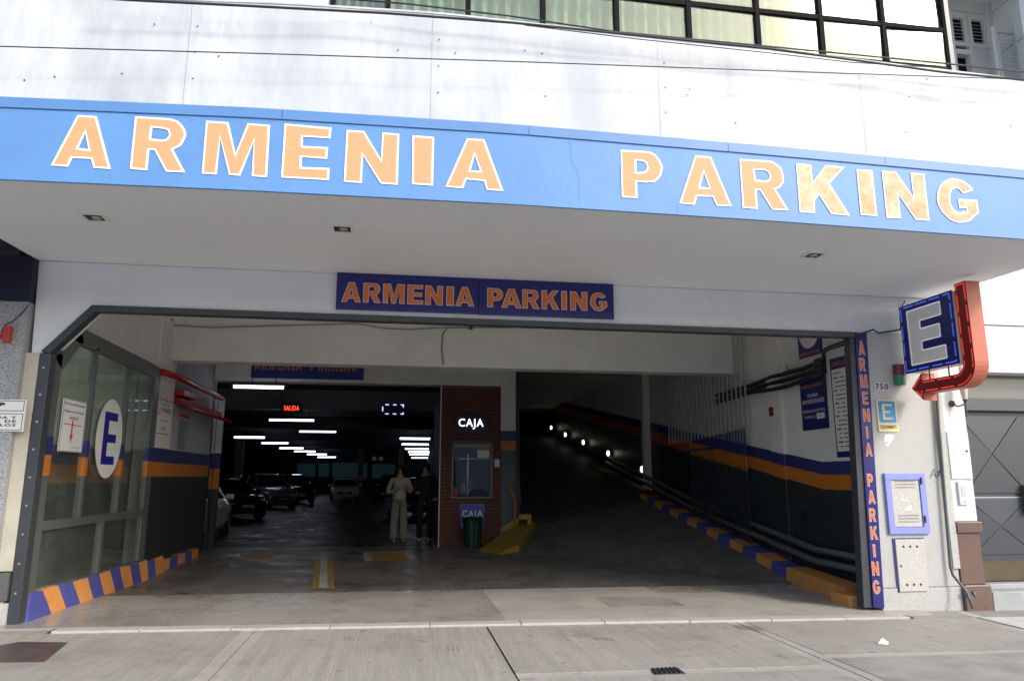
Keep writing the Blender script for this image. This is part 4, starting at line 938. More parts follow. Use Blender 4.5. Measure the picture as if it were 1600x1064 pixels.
# posters: foreshortened on the right wall, read from the street: u runs towards -Y
def rposter(name, label, cat, q, m, th=.02):
    (lx, lt, lb), (rx, rt, rb_) = q      # pixel x, top, bottom of far (left) and near (right) edges
    A = rwp(lx, lt, th); Bq = rwp(rx, rt, th); Cq = rwp(rx, rb_, th)
    z1 = (A.z+Bq.z)/2; z0 = (rwp(lx, lb, th).z+Cq.z)/2
    t = thing(name, label, cat, (RX, (A.y+Bq.y)/2, z0))
    box(RX-th, RX-.002, Bq.y, A.y, z0, z1).build('board', m, t)
    return t, A.y, A.y-Bq.y, z0, z1-z0
def rtext(P, s, u, v, w_, h_, m, bold=.01, name='lettering'):
    t, ya, W, z0, H = P
    return text(s, (RX-.0205, ya-u*W, z0+v*H), Uy, Z_, w_*W, h_*H, m, t, bold)
P = rposter('price_board', 'tall white price list board with navy header beside the vertical sign', 'board', ((1296,563,715),(1338,549,714)), M['paper'])
t, ya, W, z0, H = P
box(RX-.0225, RX-.0205, ya-W, ya, z0+.885*H, z0+H).build('header_field', M['navy'], t); box(RX-.0225, RX-.0205, ya-W, ya, z0, z0+.06*H).build('footer_field', M['navy'], t)
text('ARMENIA PARKING', (RX-.023, ya-.06*W, z0+.915*H), Uy, Z_, .88*W, .05*H, M['signorange'], t, .02)
for e, f in ((0,.03),(.97,1)): box(RX-.0235, RX-.0205, ya-f*W, ya-e*W, z0, z0+H).build('board_edge', M['navy'], t)
text('TARIFAS', (RX-.0212, ya-.08*W, z0+.835*H), Uy, Z_, .3*W, .022*H, M['inkblue'], t, .02)
r = random.Random(5); mb = MB()
for k in range(17):
    v = .79-k*.043
    for (u, ww) in ((.08+.06*(k % 3 > 0), r.uniform(.1,.2)), (.32, r.uniform(.12,.2)), (.58, .12), (.80, .14)):
        if k % 3 == 0 and u > .5: continue
        hh = .010 if u != .08 else .014
        mb.poly([(RX-.0208, ya-u*W, z0+v*H), (RX-.0208, ya-(u+ww)*W, z0+v*H), (RX-.0208, ya-(u+ww)*W, z0+(v+hh)*H), (RX-.0208, ya-u*W, z0+(v+hh)*H)])
mb.build('price_lines', M['ink'], t, kind='stuff', fixn=False)
P = rposter('promo_poster', 'navy PROMO UNIVERSIDADES poster under the black conduits', 'poster', ((1249,597,674),(1288,587,669)), M['navy'])
rtext(P, 'ARMENIA PARKING', .05, .83, .9, .07, M['signorange'], .02); rtext(P, 'PROMO', .3, .64, .4, .07, M['paper'], .02); rtext(P, 'UNIVERSIDADES', .07, .52, .86, .08, M['paper'], .02)
rtext(P, 'ESTADIA DE AUTO POR', .07, .34, .86, .06, M['paper'], .01); rtext(P, '5 HORAS $', .12, .22, .42, .06, M['paper'], .01)
box(RX-.0225, RX-.0205, P[1]-.9*P[2], P[1]-.6*P[2], P[3]+.2*P[4], P[3]+.31*P[4]).build('price_field', M['paper'], P[0]); text('9000', (RX-.0228, P[1]-.68*P[2], P[3]+.235*P[4]), Uy, Z_, .14*P[2], .04*P[4], M['ink'], P[0])
P = rposter('opening_hours_poster', 'navy 24HS poster with white oval high on the right wall', 'poster', ((1244,500,565),(1279,488,551)), M['navy'])
t, ya, W, z0, H = P
flat([[(W/2+.44*W*math.cos(2*math.pi*k/28), H*.62+.42*H*math.sin(2*math.pi*k/28)) for k in range(28)]], (RX-.021, ya, z0), Uy, Z_, .001).build('white_oval', M['paper'], t, fixn=False)
text('24HS', (RX-.0222, ya-.14*W, z0+.5*H), Uy, Z_, .7*W, .17*H, M['ink'], t, .03); rtext(P, 'ARMENIA PARKING', .08, .05, .84, .08, M['signorange'], .02)
a = rwp(1208, 643, .03)
t = thing('wall_buzzer', 'small dark red box with a wire on the right wall', 'alarm box', a); box(RX-.07, RX-.002, a.y-.06, a.y+.06, a.z-.07, a.z+.07).build('housing', M['dred'], t, bevel=.004)
single('wall_socket', box(RX-.03, RX-.002, 9.95, 10.05, .80, .98), M['ink'], 'small black socket low on the dark dado of the right wall', 'socket')
a = rwp(1224, 578, .08)
single('white_junction_box', box(RX-.11, RX-.061, a.y-.06, a.y+.06, a.z-.05, a.z+.06), M['plasticw'], 'tiny cream junction box above the conduits on the pilaster', 'junction box')
# folding gate of bars on the right, before the ramp
gt = thing('bar_gate', 'low folded gate with bars painted navy, orange and grey along the ramp wall', 'gate', (5.74, 12, .4))
gt2 = thing('bar_screen', 'tall pale screen of thin bars in front of the right wall', 'screen', (5.80, 12.5, 2))
nb_ = 22
for k in range(nb_):
    f = k/(nb_-1); y = 11.40 + 2.3*f; x = 5.74
    z1 = 2.10+.10*(1-f)+(.0); zlo = fz(5.5, y)+.12; zo = stp(y)-.18; zg = stp(y)-.40
    o = box(x-.012, x+.012, y-.012, y+.012, zlo, zg).build('gate_bar', M['dado'], gt)
    box(x-.012, x+.012, y-.012, y+.012, zg, zo+.02).build('orange_section', M['orange'], o, off=root_of(o)); box(x-.012, x+.012, y-.012, y+.012, zo+.02, z1+.05).build('navy_section', M['dblue'], o, off=root_of(o))
    y2 = 11.42+3.6*f
    box(5.80, 5.825, y2-.014, y2+.014, 2.15, 4.2).build('screen_bar', mat('screen_grey', (.45,.45,.43), .6) if k == 0 else bpy.data.materials['screen_grey'], gt2)
box(5.72, 5.76, 11.36, 13.74, 1.95, 1.99).build('gate_rail_bar', M['dblue'], gt); box(5.72, 5.76, 11.36, 13.74, .75, .79).build('gate_rail_bar', M['dado'], gt)
box(5.826, 5.84, 11.4, 15.1, 3.9, 3.93).build('screen_rail', M['inwhite'], gt2)
# ramp lamps on the far right wall
for i, (px, py, s) in enumerate([(1003,733,1),(950,708,1),(911,691,1),(883,679,1),(861,668,1)]):
    lx = 5.95+.016*i; c = atx(px, py, lx)
    t = thing('ramp_wall_lamp', 'lit round lamp on the ramp wall, '+['nearest and lowest of five','second up the ramp','middle of the five','fourth up the ramp','farthest and highest of five'][i], 'lamp', c, 'round lamps lighting the ramp')
    MB().lathe(c, [(.02,-.03),(.065,-.02),(.08,.0),(.065,.03),(.03,.04)], 14, 'x').build('lamp_globe', M['lamp'], t, smooth=True)
    MB().lathe(c, [(.05,.03),(.05,.12)], 10, 'x').build('bracket', M['ink'], t)
# ================================================================ LEFT WALL FITTINGS
rp = thing('red_sliding_rails', 'red painted metal rails and brackets on the left wall above the posters', 'rail', (LX, 13, 2.9))
zr = lambda px, py, X: atx(px, py, X)
a, b = zr(247,579,LX+.06), zr(322,605,LX+.06)
MB().tube([(LX+.03, 11.3, 2.98), (LX+.12, 11.7, 2.97), (LX+.12, 14.7, 2.95)], .05, 8).build('top_rail', M['red'], rp, smooth=True)
box(LX-.05, LX+.15, 12.1, 12.9, 2.72, 2.80).build('bracket', M['red'], rp); box(LX-.08, LX+.10, 12.15, 14.9, 2.60, 2.68).build('lower_rail', M['red'], rp)
MB().tube([(LX+.05, 12.5, 2.58), (LX+.12, 15.6, 2.56)], .035, 8).build('lower_tube', M['red'], rp)
single('red_post', box(-4.02, -3.88, 15.6, 15.72, 2.66, 3.42), M['dred'], 'dark red vertical steel post hanging beside the cctv cameras', 'post')
def lposter(name, label, cat, y0, y1, z0, z1, X, m=M['paper']):
    t = thing(name, label, cat, (X, y0, z0)); box(X, X+.012, y0, y1, z0, z1).build('board', m, t); return t
X = LX+.004; z1 = atx(248,622,X).z; z0 = atx(246,677,X).z
t = lposter('social_media_poster', 'small white armeniaparking poster with red edges on the left pier', 'poster', 11.33, 11.98, z0, z1, X)
Y0, Y1 = 11.33, 11.98; H = z1-z0
for v in (0, .975): box(X+.012, X+.014, Y0, Y1, z0+v*H, z0+(v+.025)*H).build('printed_border', M['inkred'], t)
text('armeniaparking', (X+.0125, Y0+.18, z0+.58*H), Y_, Z_, .42, .12, mat('faded_ink', (.08,.06,.2), .5), t, .01)
rframe_y = box(X+.0125, X+.014, Y0+.04, Y0+.13, z0+.55*H, z0+.72*H).build('logo_square', M['inkred'], t)
box(X+.0145, X+.0152, Y0+.06, Y0+.11, z0+.58*H, z0+.69*H).build('logo_hole', M['paper'], t)
text('Seguinos en', (X+.0125, Y0+.1, z0+.82*H), Y_, Z_, .4, .05, M['ink'], t); text('nuestras redes', (X+.0125, Y0+.15, z0+.35*H), Y_, Z_, .35, .05, M['ink'], t); text('ARMENIA', (X+.0125, Y0+.2, z0+.12*H), Y_, Z_, .25, .05, M['ink'], t)
X = LX-.086; y0, y1 = atx(277,650,X).y, atx(297,650,X).y; z1 = 2.50; z0 = 1.87
t = lposter('rules_poster', 'tall grey rules poster with small lines of text on the left wall', 'poster', y0, y1, z0, z1+.02, X, mat('grey_paper', (.42,.44,.48), .6))
box(X+.012, X+.0135, y0+.06, y1-.06, z1-.07, z1-.01).build('printed_emblem', M['inkred'], t)
mb = MB(); H = z1-z0
for k in range(14):
    v = z1-.12-k*.036
    for u0, u1 in ((.12,.6),(.15,.85)): mb.poly([(X+.0125, y0+(y1-y0)*u0, v), (X+.0125, y0+(y1-y0)*u1, v), (X+.0125, y0+(y1-y0)*u1, v+.008), (X+.0125, y0+(y1-y0)*u0, v+.008)]); v -= .014
mb.build('text_lines', M['ink'], t, kind='stuff', fixn=False)
# steel post pair by the hall entrance
hp = thing('hall_gate_posts', 'pale and dark upright gate posts at the left of the hall entrance', 'gate', (-3.8, 15.6, 0))
for px, wd, m in ((326,.05,'steel'),(333,.05,'plasticw'),(341,.11,'inwhite')):
    x = aty(px, 700, 15.62).x; box(x-wd/2, x+wd/2, 15.58, 15.68, 0 if m == 'steel' else zB1+.05, 2.98).build('gate_post', M[m], hp)
    if m != 'steel':
        box(x-wd/2, x+wd/2, 15.58, 15.68, 0, 1.2).build('gate_post', M['dado'], hp); box(x-wd/2, x+wd/2, 15.58, 15.68, 1.2, 1.6).build('orange_section', M['orange'], hp); box(x-wd/2, x+wd/2, 15.58, 15.68, 1.6, zB1+.05).build('navy_section', M['dblue'], hp)
box(-3.96, -3.60, 15.57, 15.69, 2.98, 3.02).build('gate_lintel', M['plasticw'], hp)
# cctv cameras
def cctv(c, label, s=1):
    t = thing('security_camera', label, 'camera', c)
    MB().lathe((c[0], c[1], c[2]), [(.035*s,0),(.035*s,.04*s)], 12).build('mount', M['plasticw'], t)
    MB().lathe((c[0], c[1], c[2]-.06*s), [(.02*s,-.03*s),(.045*s,0),(.045*s,.05*s)], 12).build('dome', M['black'], t, smooth=True)
a = aty(263, 507, 11.76)
t = thing('security_camera', 'bullet camera with looped white cables on the left end of the inner beam', 'camera', a)
MB().tube([a+Vector((-.12,-.05,-.02)), a+Vector((.08,-.2,-.08))], .045, 10).build('camera_body', M['plasticw'], t); MB().tube([a+Vector((.0,-.1,.06)), a+Vector((.06,-.15,.05))], .05, 10).build('lens_hood', M['ink'], t)
MB().tube([a+Vector((-.05,0,0)), a+Vector((-.2,0,.05)), a+Vector((-.3,0,-.05)), a+Vector((-.32,0,-.6))], .012, 6).build('camera_cable', M['plasticw'], t)
cctv(aty(325, 622, 15.75), 'left small black dome camera under the white beam end'); cctv(aty(333, 618, 15.76), 'right small dome camera on a white mount under the beam end', 1.2)
P = [aty(*q, 11.77) for q in [(270,508),(330,512),(400,510),(470,508),(560,506),(600,513),(640,515),(690,512),(735,512),(800,512)]]
single('beam_cable', MB().tube(P, .009, 6), M['gcable'], 'thin grey cable drooping along the inner white beam', 'cable', smooth=True)
P = [aty(*q, 11.78) for q in [(731,512),(700,512),(692,522),(690,545),(693,570)]]
single('beam_cable', MB().tube(P, .012, 6), M['gcable'], 'grey cable looping down the middle of the inner beam', 'cable', smooth=True)
a = aty(736, 511, 11.72); single('beam_clip', box(a.x-.03, a.x+.03, 11.70, 11.80, a.z-.03, a.z+.03), M['iron'], 'small dark cable clip at the centre of the inner beam', 'clip')
# ================================================================ KIOSK
KY = 15.8
kx0, kx1 = .893, 2.215
ki = thing('cashier_booth', 'red brick cashier booth with a window under the lit CAJA letters', 'booth', (1.55, KY, 0))
core = box(kx0+.005, kx1-.003, KY+.02, KY+.10, 0, 3.44)
wx0, wx1, wz0, wz1 = 1.165, 2.005, 1.03, 2.17
mbk = MB().box(kx0+.004, wx0, KY+.02, KY+.12, 0, 3.44).box(wx1, kx1-.002, KY+.02, KY+.12, 0, 3.44).box(wx0, wx1, KY+.02, KY+.12, 0, wz0).box(wx0, wx1, KY+.02, KY+.12, wz1, 3.44)
wall = mbk.build('booth_wall', M['mortar'], ki)
box(kx0, kx0+.02, KY+.05, KY+3, 0, 3.44).build('side_panel', M['black'], ki)
box(kx0-.018, kx0+.004, KY-.01, KY+.03, 0, 3.44).build('corner_trim', M['inwhite'], ki)
box(kx0+.02, kx1+.3, KY+2.9, KY+3, 0, 3.44).build('rear_panel', M['darkwall'], ki)
box(kx0+.02, kx1+.3, KY+.12, KY+2.9, 3.0, 3.05).build('booth_ceiling', M['darkwall'], ki)
box(kx0+.021, kx0+.04, KY+.12, KY+2.9, 0, 3.0).build('inner_panel', M['darkwall'], ki)
shared = {}
rowh = .0765; z = .02; r_ = 0; bl_, cnt = .206, 0
while z+.064 < 3.44:
    x = kx0 - (bl_/2 if r_ % 2 else 0)
    while x < kx1-.02:
        a, b = max(x, kx0), min(x+bl_-.010, kx1-.002); x += bl_
        if b-a < .03: continue
        segs_ = [(a, b)]
        if z+.064 > wz0-.01 and z < wz1+.01:
            segs_ = []
            if a < wx0-.03: segs_.append((a, min(b, wx0-.03)))
            if b > wx1+.03: segs_.append((max(a, wx1+.03), b))
        for (p, q) in segs_:
            if q-p < .025: continue
            L = round(q-p, 3)
            if L not in shared:
                o = box(0, L, 0, .03, 0, .062).build('brick', M['brick'], None, off=(0,0,0)); o.parent = ki; shared[L] = o
            else:
                o = shared[L].copy(); COL.objects.link(o)
            o.location = Vector((p, KY+rnd.uniform(-.004,.003), z)) - ki.location
            cnt += 1
    z += rowh; r_ += 1
wn = MB().box(wx0-.03, wx1+.03, KY-.03, KY+.03, wz1-.02, wz1+.03).box(wx0-.03, wx0+.02, KY-.03, KY+.03, wz0, wz1).box(wx1-.02, wx1+.03, KY-.03, KY+.03, wz0, wz1).build('window_frame', M['steel2'], ki)
box(wx0+.02, wx1-.02, KY, KY+.008, wz0+.02, wz1-.02).build('glass_pane', M['bglass'], wn, off=root_of(wn))
box(wx0+.02, wx1-.02, KY-.004, KY-.001, wz1-.09, wz1-.02).build('blind_edge', mat('dull_strip', (.3,.3,.3), .5), wn, off=root_of(wn))
box(wx0-.05, wx1+.05, KY-.10, KY+.03, wz0-.04, wz0).build('counter_ledge', M['steel2'], ki)
flat([[(.22*math.cos(math.radians(a)), .17*math.sin(math.radians(a))) for a in range(0, 181, 12)]], (wx0+.55, KY-.006, wz0), X_, Z_, .004).build('hatch', M['black'], ki, fixn=False)
t = thing('booth_notice', 'yellow and white notice taped inside the booth window', 'notice', (1.8, KY, 1.9)); box(1.70, 1.96, KY-.008, KY-.003, 1.86, 2.02).build('paper', M['paper'], t); box(1.70, 1.96, KY-.008, KY-.003, 2.021, 2.08).build('yellow_header', M['yellow'], t)
t = thing('booth_shelf', 'dim metal rack standing behind the booth glass', 'rack', (1.5, 16.1, 1)); MB().box(1.50,1.53,16.0,16.03,0,1.95).build('upright', M['alu'], t); box(1.3,2.0,16.0,16.03,1.83,1.85).build('shelf', M['alu'], t)
for k in range(3): box(1.38+k*.13, 1.46+k*.13, 16.0, 16.1, 1.12, 1.3+.1*(k % 2)).build('stored_item', [M['beige'],M['brown'],M['inkblue']][k], t)
single('pink_jar', MB().lathe((1.235, KY-.04, wz0), [(.05,0),(.055,.1),(.05,.17),(.03,.2)], 12), mat('pink_jar', (.35,.10,.07), .4), 'small pinkish jar on the left end of the booth ledge', 'jar', smooth=True)
single('booth_paper', box(2.075, 2.185, KY-.014, KY-.006, 1.66, 1.83), M['paper'], 'small white paper sheet right of the booth window', 'paper')
t = thing('lit_caja_sign', 'glowing white CAJA letters on a dark board above the booth window', 'sign', (1.55, KY, 2.4))
box(1.20, 1.93, KY-.06, KY-.012, 2.36, 2.82).build('board', M['cajaboard'], t, bevel=.004); text('CAJA', (1.275, KY-.061, 2.475), X_, Z_, .545, .225, M['cajaglow'], t, .006)
t = thing('blue_caja_sign', 'blue panel with white letters CAJA behind the green bin', 'sign', (1.6, KY, .35))
box(1.335, 1.865, KY-.035, KY-.012, .35, .88).build('board', mat('caja_blue', (.03,.07,.42), .4), t); text('CAJA', (1.375, KY-.036, .56), X_, Z_, .45, .19, M['paper'], t, .035)
# bin
t = thing('green_bin', 'green ribbed plastic litter bin with lid in front of the booth', 'bin', (1.58, 15.45, 0))
bz = .012; ang = 20
prof = MB(); n = 28
for (r0, h) in ((.17,0),(.19,.27),(.205,.50)):
    for k in range(n): rr = r0*(1 if k % 2 else .955); a = 2*math.pi*k/n; prof.v.append((1.58+rr*math.cos(a), 15.45+rr*math.sin(a), bz+h))
for a in (0, n):
    for k in range(n): j = (k+1) % n; prof.f.append((a+k, a+j, a+n+j, a+n+k))
prof.f.append(tuple(range(n))[::-1]); prof.f.append(tuple(range(2*n, 3*n)))
prof.build('bin_body', M['green'], t)
MB().lathe((1.58,15.45,bz+.50), [(.23,0),(.235,.03),(.22,.05),(.20,.10),(.03,.125)], 24).build('bin_lid', M['green'], t, smooth=True)
MB().box(1.32,1.38,15.42,15.48,bz+.42,bz+.53).build('handle', M['green'], t)
# column right of booth
co = thing('booth_column', 'white concrete column with navy and orange bands right of the booth', 'column', (2.38, KY, 0))
cx0, cx1 = 2.217, 2.545
for z0, z1, mm in ((.0,2.02,'dado'),(2.02,2.235,'orange'),(2.235,2.45,'dblue'),(2.45,4.25,'inwhite')): box(cx0, cx1, KY-.012, KY+.45, z0, z1).build('column_section' if mm in ('dado','inwhite') else 'painted_band', M[mm] if mm != 'dado' else mat('column_grey', (.09,.105,.125), .6, var=.15), co)
# shutters/blocks on left ramp wall
bw = thing('ramp_wall_cladding', 'dark horizontal boards on the left wall of the ramp', 'cladding', (2.6, 17, 1))
for k in range(17): box(2.56, 2.595, 16.25, 17.35, 1.3+k*.17, 1.3+k*.17+.15).build('board', mat('clad', (.11,.11,.11), .8, var=.2) if k == 0 else bpy.data.materials['clad'], bw)
single('ramp_edge_pipe', MB().tube([(2.66,16.8,3.9),(2.75,17.2,2.9),(2.80,17.2,1.9),(2.88,17.2,.9),(2.9,17.2,.5)], .035, 8), mat('rusty_pipe', (.22,.07,.04), .5), 'rusty brown pipe running down the left edge of the ramp', 'pipe', smooth=True)
# yellow kerb wedge and barrier
yw = [(1.62,14.55),(1.95,13.95),(2.35,14.2),(2.95,15.6),(2.72,16.2),(2.56,15.75),(2.1,15.2)]
mb = MB(); n = len(yw); mb.v = [(x,y,fz(x,y)+(.13 if i not in (0,1) else .03)) for i, (x,y) in enumerate(yw)]+[(x,y,-.02) for x,y in yw]
mb.f = [tuple(range(n)), tuple(range(2*n-1,n-1,-1))]+[(k,n+k,n+(k+1)%n,(k+1)%n) for k in range(n)]
single('yellow_kerb', mb, M['yellow'], 'worn yellow painted kerb wedge between booth and ramp', 'kerb')
t = thing('yellow_barrier', 'yellow steel guard with orange post at the foot of the booth column', 'barrier', (2.7, 15.6, .1))
MB().hexa([(2.22,15.76,.22),(2.60,15.70,.46),(2.60,15.70,.60),(2.22,15.76,.36)], (0,.03,0)).build('guard_plate', M['yellow'], t)
box(2.60,2.86,15.62,15.72,.55,.66).build('guard_top', M['yellow'], t); box(2.78,2.86,15.62,15.70,.16,.55).build('guard_leg', M['yellow'], t)
MB().tube([(2.50,15.55,.15),(2.50,15.55,.95),(2.37,15.6,1.28)], .022, 8).build('guard_post', M['orange'], t, smooth=True)
# ================================================================ FLOOR MARKINGS
def mark(name, pts, m, label, lift=.006):
    mb = MB(); mb.v = [(x, y, fz(x,y)+lift) for x, y in pts]; mb.f = [tuple(range(len(pts)))]
    o = single(name, mb, m, label, 'floor marking', fixn=False); return o
def pt(px, py):
    z = 0
    for _ in range(8):
        p = atz(px, py, z); z = fz(p.x, p.y)
    return (p.x, p.y)
mark('floor_marking', [pt(487,920), pt(522,920), pt(521,874), pt(494,874)], M['yellow'], 'short yellow strip with a white centre line painted at the entrance rail')
mark('floor_marking', [pt(498,919), pt(512,919), pt(511,866), pt(502,866)], M['whitemark'], 'worn white centre line on the yellow strip at the rail', .010)
mark('floor_marking', [pt(570,877), pt(652,875), pt(636,861), pt(567,863)], M['whitemark'], 'white bordered plate marking in front of the two people', .006)
mark('floor_marking', [pt(583,876), pt(640,875), pt(628,863), pt(577,864)], M['yellow'], 'yellow field painted inside the white plate marking', .010)
mark('floor_marking', [pt(345,869), pt(411,879), pt(462,867), pt(436,867), pt(411,874), pt(370,868)], M['whitemark'], 'worn white arrow head painted on the floor at left')
mark('floor_marking', [pt(372,869), pt(411,875), pt(432,868), pt(425,862), pt(400,863)], M['yellow'], 'dim yellow patch inside the white arrow head', .009)
mark('floor_marking', [pt(600,852), pt(668,850), pt(668,848), pt(600,850)], M['yellow'], 'thin yellow line across the hall floor at the booth')
# ================================================================ HALL LIGHTS + SIGNS
tubes = [(365,441,604),(421,489,656),(468,524,674),(366,412,683),(409,449,692),(437,473,700),(460,492,705),(480,510,709.5),(496,524,714),
         (625,672,685),(628,670,694),(633,670,701),(638,671,706),(640,670,710),(643,671,715)]
names = ['nearest and largest','second from the front','third from the front','first of the left row','second of the left row','third of the left row','fourth of the left row','fifth of the left row','farthest of the left row','nearest of the right row','second of the right row','third of the right row','fourth of the right row','fifth of the right row','farthest of the right row']
for (a, b, y), nm in zip(tubes, names):
    p, q = atz(a, y, 3.2), atz(b, y, 3.2); q = Vector((q.x, p.y, 3.2))
    t = thing('tube_light', 'lit white ceiling tube light, '+nm, 'light', (p+q)/2, 'lit tube lights in the hall')
    rr = .035 if p.y < 30 else .05
    MB().tube([p, q], rr*.8, 8).build('tube', M['tube'], t, smooth=True)
    box(p.x-.05, q.x+.05, p.y-.05, p.y+.05, 3.2+rr, 3.2+rr+.05).build('light_housing', M['steel'], t)
    if p.y < 25: MB().tube([(p.x+.35, p.y, 3.27), (p.x+.35, p.y, 4.05)], .01, 6).build('hanger', M['ink'], t); MB().tube([(q.x-.15, p.y, 3.27), (q.x-.15, p.y, 4.05)], .01, 6).build('hanger', M['ink'], t)
a, b = aty(438, 645, 20.5), aty(473, 630, 20.5)
t = thing('exit_led_sign', 'small LED sign reading SALIDA in glowing red', 'sign', (a.x, 20.5, a.z))
box(a.x, b.x, 20.5, 20.56, a.z, b.z).build('panel', M['ledpanel'], t); text('SALIDA', (a.x+.09, 20.5, a.z+.07), X_, Z_, b.x-a.x-.18, b.z-a.z-.14, emis('salida_letters', (1,.07,.03), 1.2), t, .0)
MB().tube([(a.x, 20.53, b.z), (a.x, 20.53, 4.0)], .01, 6).build('hanger', M['ink'], t)
a, b = aty(597, 647, 20.5), aty(631, 632, 20.5)
t = thing('blue_led_display', 'small black LED display with glowing blue dashed border', 'sign', (a.x, 20.5, a.z))
box(a.x, b.x, 20.5, 20.56, a.z, b.z).build('panel', M['ledpanel'], t); mb = MB(); W, H = b.x-a.x, b.z-a.z
for (u0,u1,v0,v1) in ((.0,.04,.3,.75),(.14,.30,.92,1),(.50,.66,.92,1),(.14,.30,0,.08),(.50,.66,0,.08),(.86,1,0,.08),(.86,1,.92,1),(.96,1,.7,1),(.96,1,0,.2)): mb.box(a.x+u0*W, a.x+u1*W, 20.485, 20.499, a.z+v0*H, a.z+v1*H)
mb.build('led_dashes', mat('blue_white_led', (.1,.1,.3), .5, emit=(.35,.4,1), estr=1.2), t, kind='stuff')
# emergency twin lamp
a = aty(590, 716, 45); t = thing('emergency_lamp', 'dim twin headed emergency lamp at the back of the hall', 'lamp', a)
for d in (-.2, .2): MB().lathe(a+Vector((d,0,0)), [(.12,-.05),(.14,0),(.05,.05)], 12, 'y').build('lamp_head', M['alu'], t)
# far windows
fw = thing('far_windows', 'dim teal windows in the far wall of the hall', 'window', (-5, 66, 1))
for a, b, y0, y1 in ((463,493,724,745),(497,514,724,745),(519,574,723,747),(581,617,725,747),(664,671,723,735),(675,687,721,735)):
    p, q = aty(a, y1, 66), aty(b, y0, 66); box(p.x, q.x, 66, 66.1, p.z, q.z).build('window_pane', M['teal'], fw)
    box(p.x-.12, p.x, 65.95, 66.1, p.z, q.z).build('window_frame', M['black'], fw)
# ================================================================ CARS
def loft(sts, ring, cap=True):
    mb = MB(); n = None
    for s in sts:
        R = ring(*s); n = len(R); mb.v += R
    for k in range(len(sts)-1):
        for i in range(n): j = (i+1) % n; mb.f.append((k*n+i, k*n+j, (k+1)*n+j, (k+1)*n+i))
    mb.f.append(tuple(range(n))[::-1]); mb.f.append(tuple((len(sts)-1)*n+i for i in range(n))); return mb
def make_car(kind, paint, label, loc, heading, cat='car'):
    t = thing('parked_car', label, cat, (0,0,0), 'cars parked in the dim hall')
    sc = {'suv': 1.12, 'hatch': 1.0, 'sedan': .98}[kind]
    W = .88
    def ring(x, w_, zb, zt):          # car points along +x, lower body
        return [(x,-w_*.92,zb),(x,-w_,zb+.18),(x,-w_,zb+(zt-zb)*.72),(x,-w_*.93,zt-.03),(x,-w_*.6,zt),(x,w_*.6,zt),(x,w_*.93,zt-.03),(x,w_,zb+(zt-zb)*.72),(x,w_,zb+.18),(x,w_*.92,zb)]
    rearx = -2.05 if kind != 'sedan' else -2.2
    st = [(2.12,W*.62,.32,.56),(2.06,W*.80,.24,.66),(1.85,W*.94,.22,.76),(1.5,W,.22,.84),(.95,W,.20,.93),(.4,W,.20,.95),(-.6,W,.20,.96),(-1.4,W,.20,.97),(rearx+.2,W*.95,.24,.94),(rearx+.03,W*.85,.3,.86),(rearx,W*.7,.36,.7)]
    st = [(x,w_,zb,z*sc) for x,w_,zb,z in st]
    loft(st, ring).build('body', paint, t, smooth=True)
    def ring2(x, w0, w1, z0, z1): return [(x,-w0,z0),(x,-w1,z1),(x,w1,z1),(x,w0,z0)]
    zr = (1.43 if kind != 'sedan' else 1.38)*(sc if kind == 'suv' else 1)
    zb = .90*sc
    re = -1.95 if kind != 'sedan' else -1.75
    gh = [(1.0,W*.88,W*.86,zb,zb+.03),(.25,W*.90,W*.66,zb,zr-.06),(-.25,W*.90,W*.68,zb,zr-.01),(-1.0,W*.90,W*.66,zb,zr-.04),(re+.35 if kind != 'sedan' else -1.3,W*.88,W*.62,zb,zr-.12),(re,W*.86,W*.80,zb,zb+.05)]
    loft(gh, ring2).build('windows', M['carglass'], t)
    rf = [(.27,W*.67,W*.62,zr-.07,zr-.035),(-.25,W*.69,W*.64,zr-.03,zr+.015),(-1.0,W*.67,W*.62,zr-.06,zr-.01),(re+.33 if kind != 'sedan' else -1.3,W*.63,W*.58,zr-.14,zr-.09)]
    loft(rf, ring2).build('roof', paint, t, smooth=False)
    for s in (-1, 1):
        for (xa, za, ya), (xb, zb_, yb) in [((1.0,zb,.87),(.26,zr-.05,.665)), ((-.35,zb,.905),(-.38,zr-.03,.69)), ((re,zb,.85),(re+.36 if kind != 'sedan' else -1.3,zr-.12,.64))]:
            MB().tube([(xa,s*ya*W/.88*.88 if 0 else s*ya*W,za),(xb,s*yb*W,zb_)], .035, 6).build('pillar', paint, t)
        MB().box(.55,.72,s*W-.02 if s > 0 else s*W-.17,s*W+.17 if s > 0 else s*W+.02,zb-.0,zb+.13).build('mirror', paint, t, bevel=.03)
        o = MB().hexa([(1.98,s*.48,.60*sc),(1.80,s*.80,.62*sc),(1.74,s*.80,.74*sc),(1.96,s*.48,.70*sc)], (.09,0,0)).build('headlight', M['head'], t)
        MB().hexa([(rearx+.02,s*.55,.70*sc),(rearx+.12,s*.80,.72*sc),(rearx+.12,s*.80,.86*sc),(rearx+.04,s*.55,.84*sc)], (-.05,0,0)).build('tail_light', M['red'], t)
        for x in (1.28, -1.30):
            wl = MB().lathe((x, s*(W-.10), .315), [(.20,-.11),(.31,-.09),(.315,.09),(.20,.112)] if s > 0 else [(.20,-.112),(.315,-.09),(.31,.09),(.20,.11)], 20, 'y').build('wheel', M['tyre'], t, smooth=False)
            rim = MB().lathe((x, s*(W+.008), .315), [(.19,-.006),(.06,.008)], 10, 'y').build('rim', M['rim'], wl, off=root_of(wl))
        box(-.30,-.12, s*W-.012, s*W+.012, .74*sc, .77*sc).build('door_handle', M['alu'], t)
    box(2.05,2.13,-.42,.42,.40,.56).build('grille', M['black'], t, bevel=.01)
    box(2.13,2.145,-.2,.2,.42,.52).build('number_plate', M['plate'], t)
    t.location = loc; t.rotation_euler.z = heading
    return t
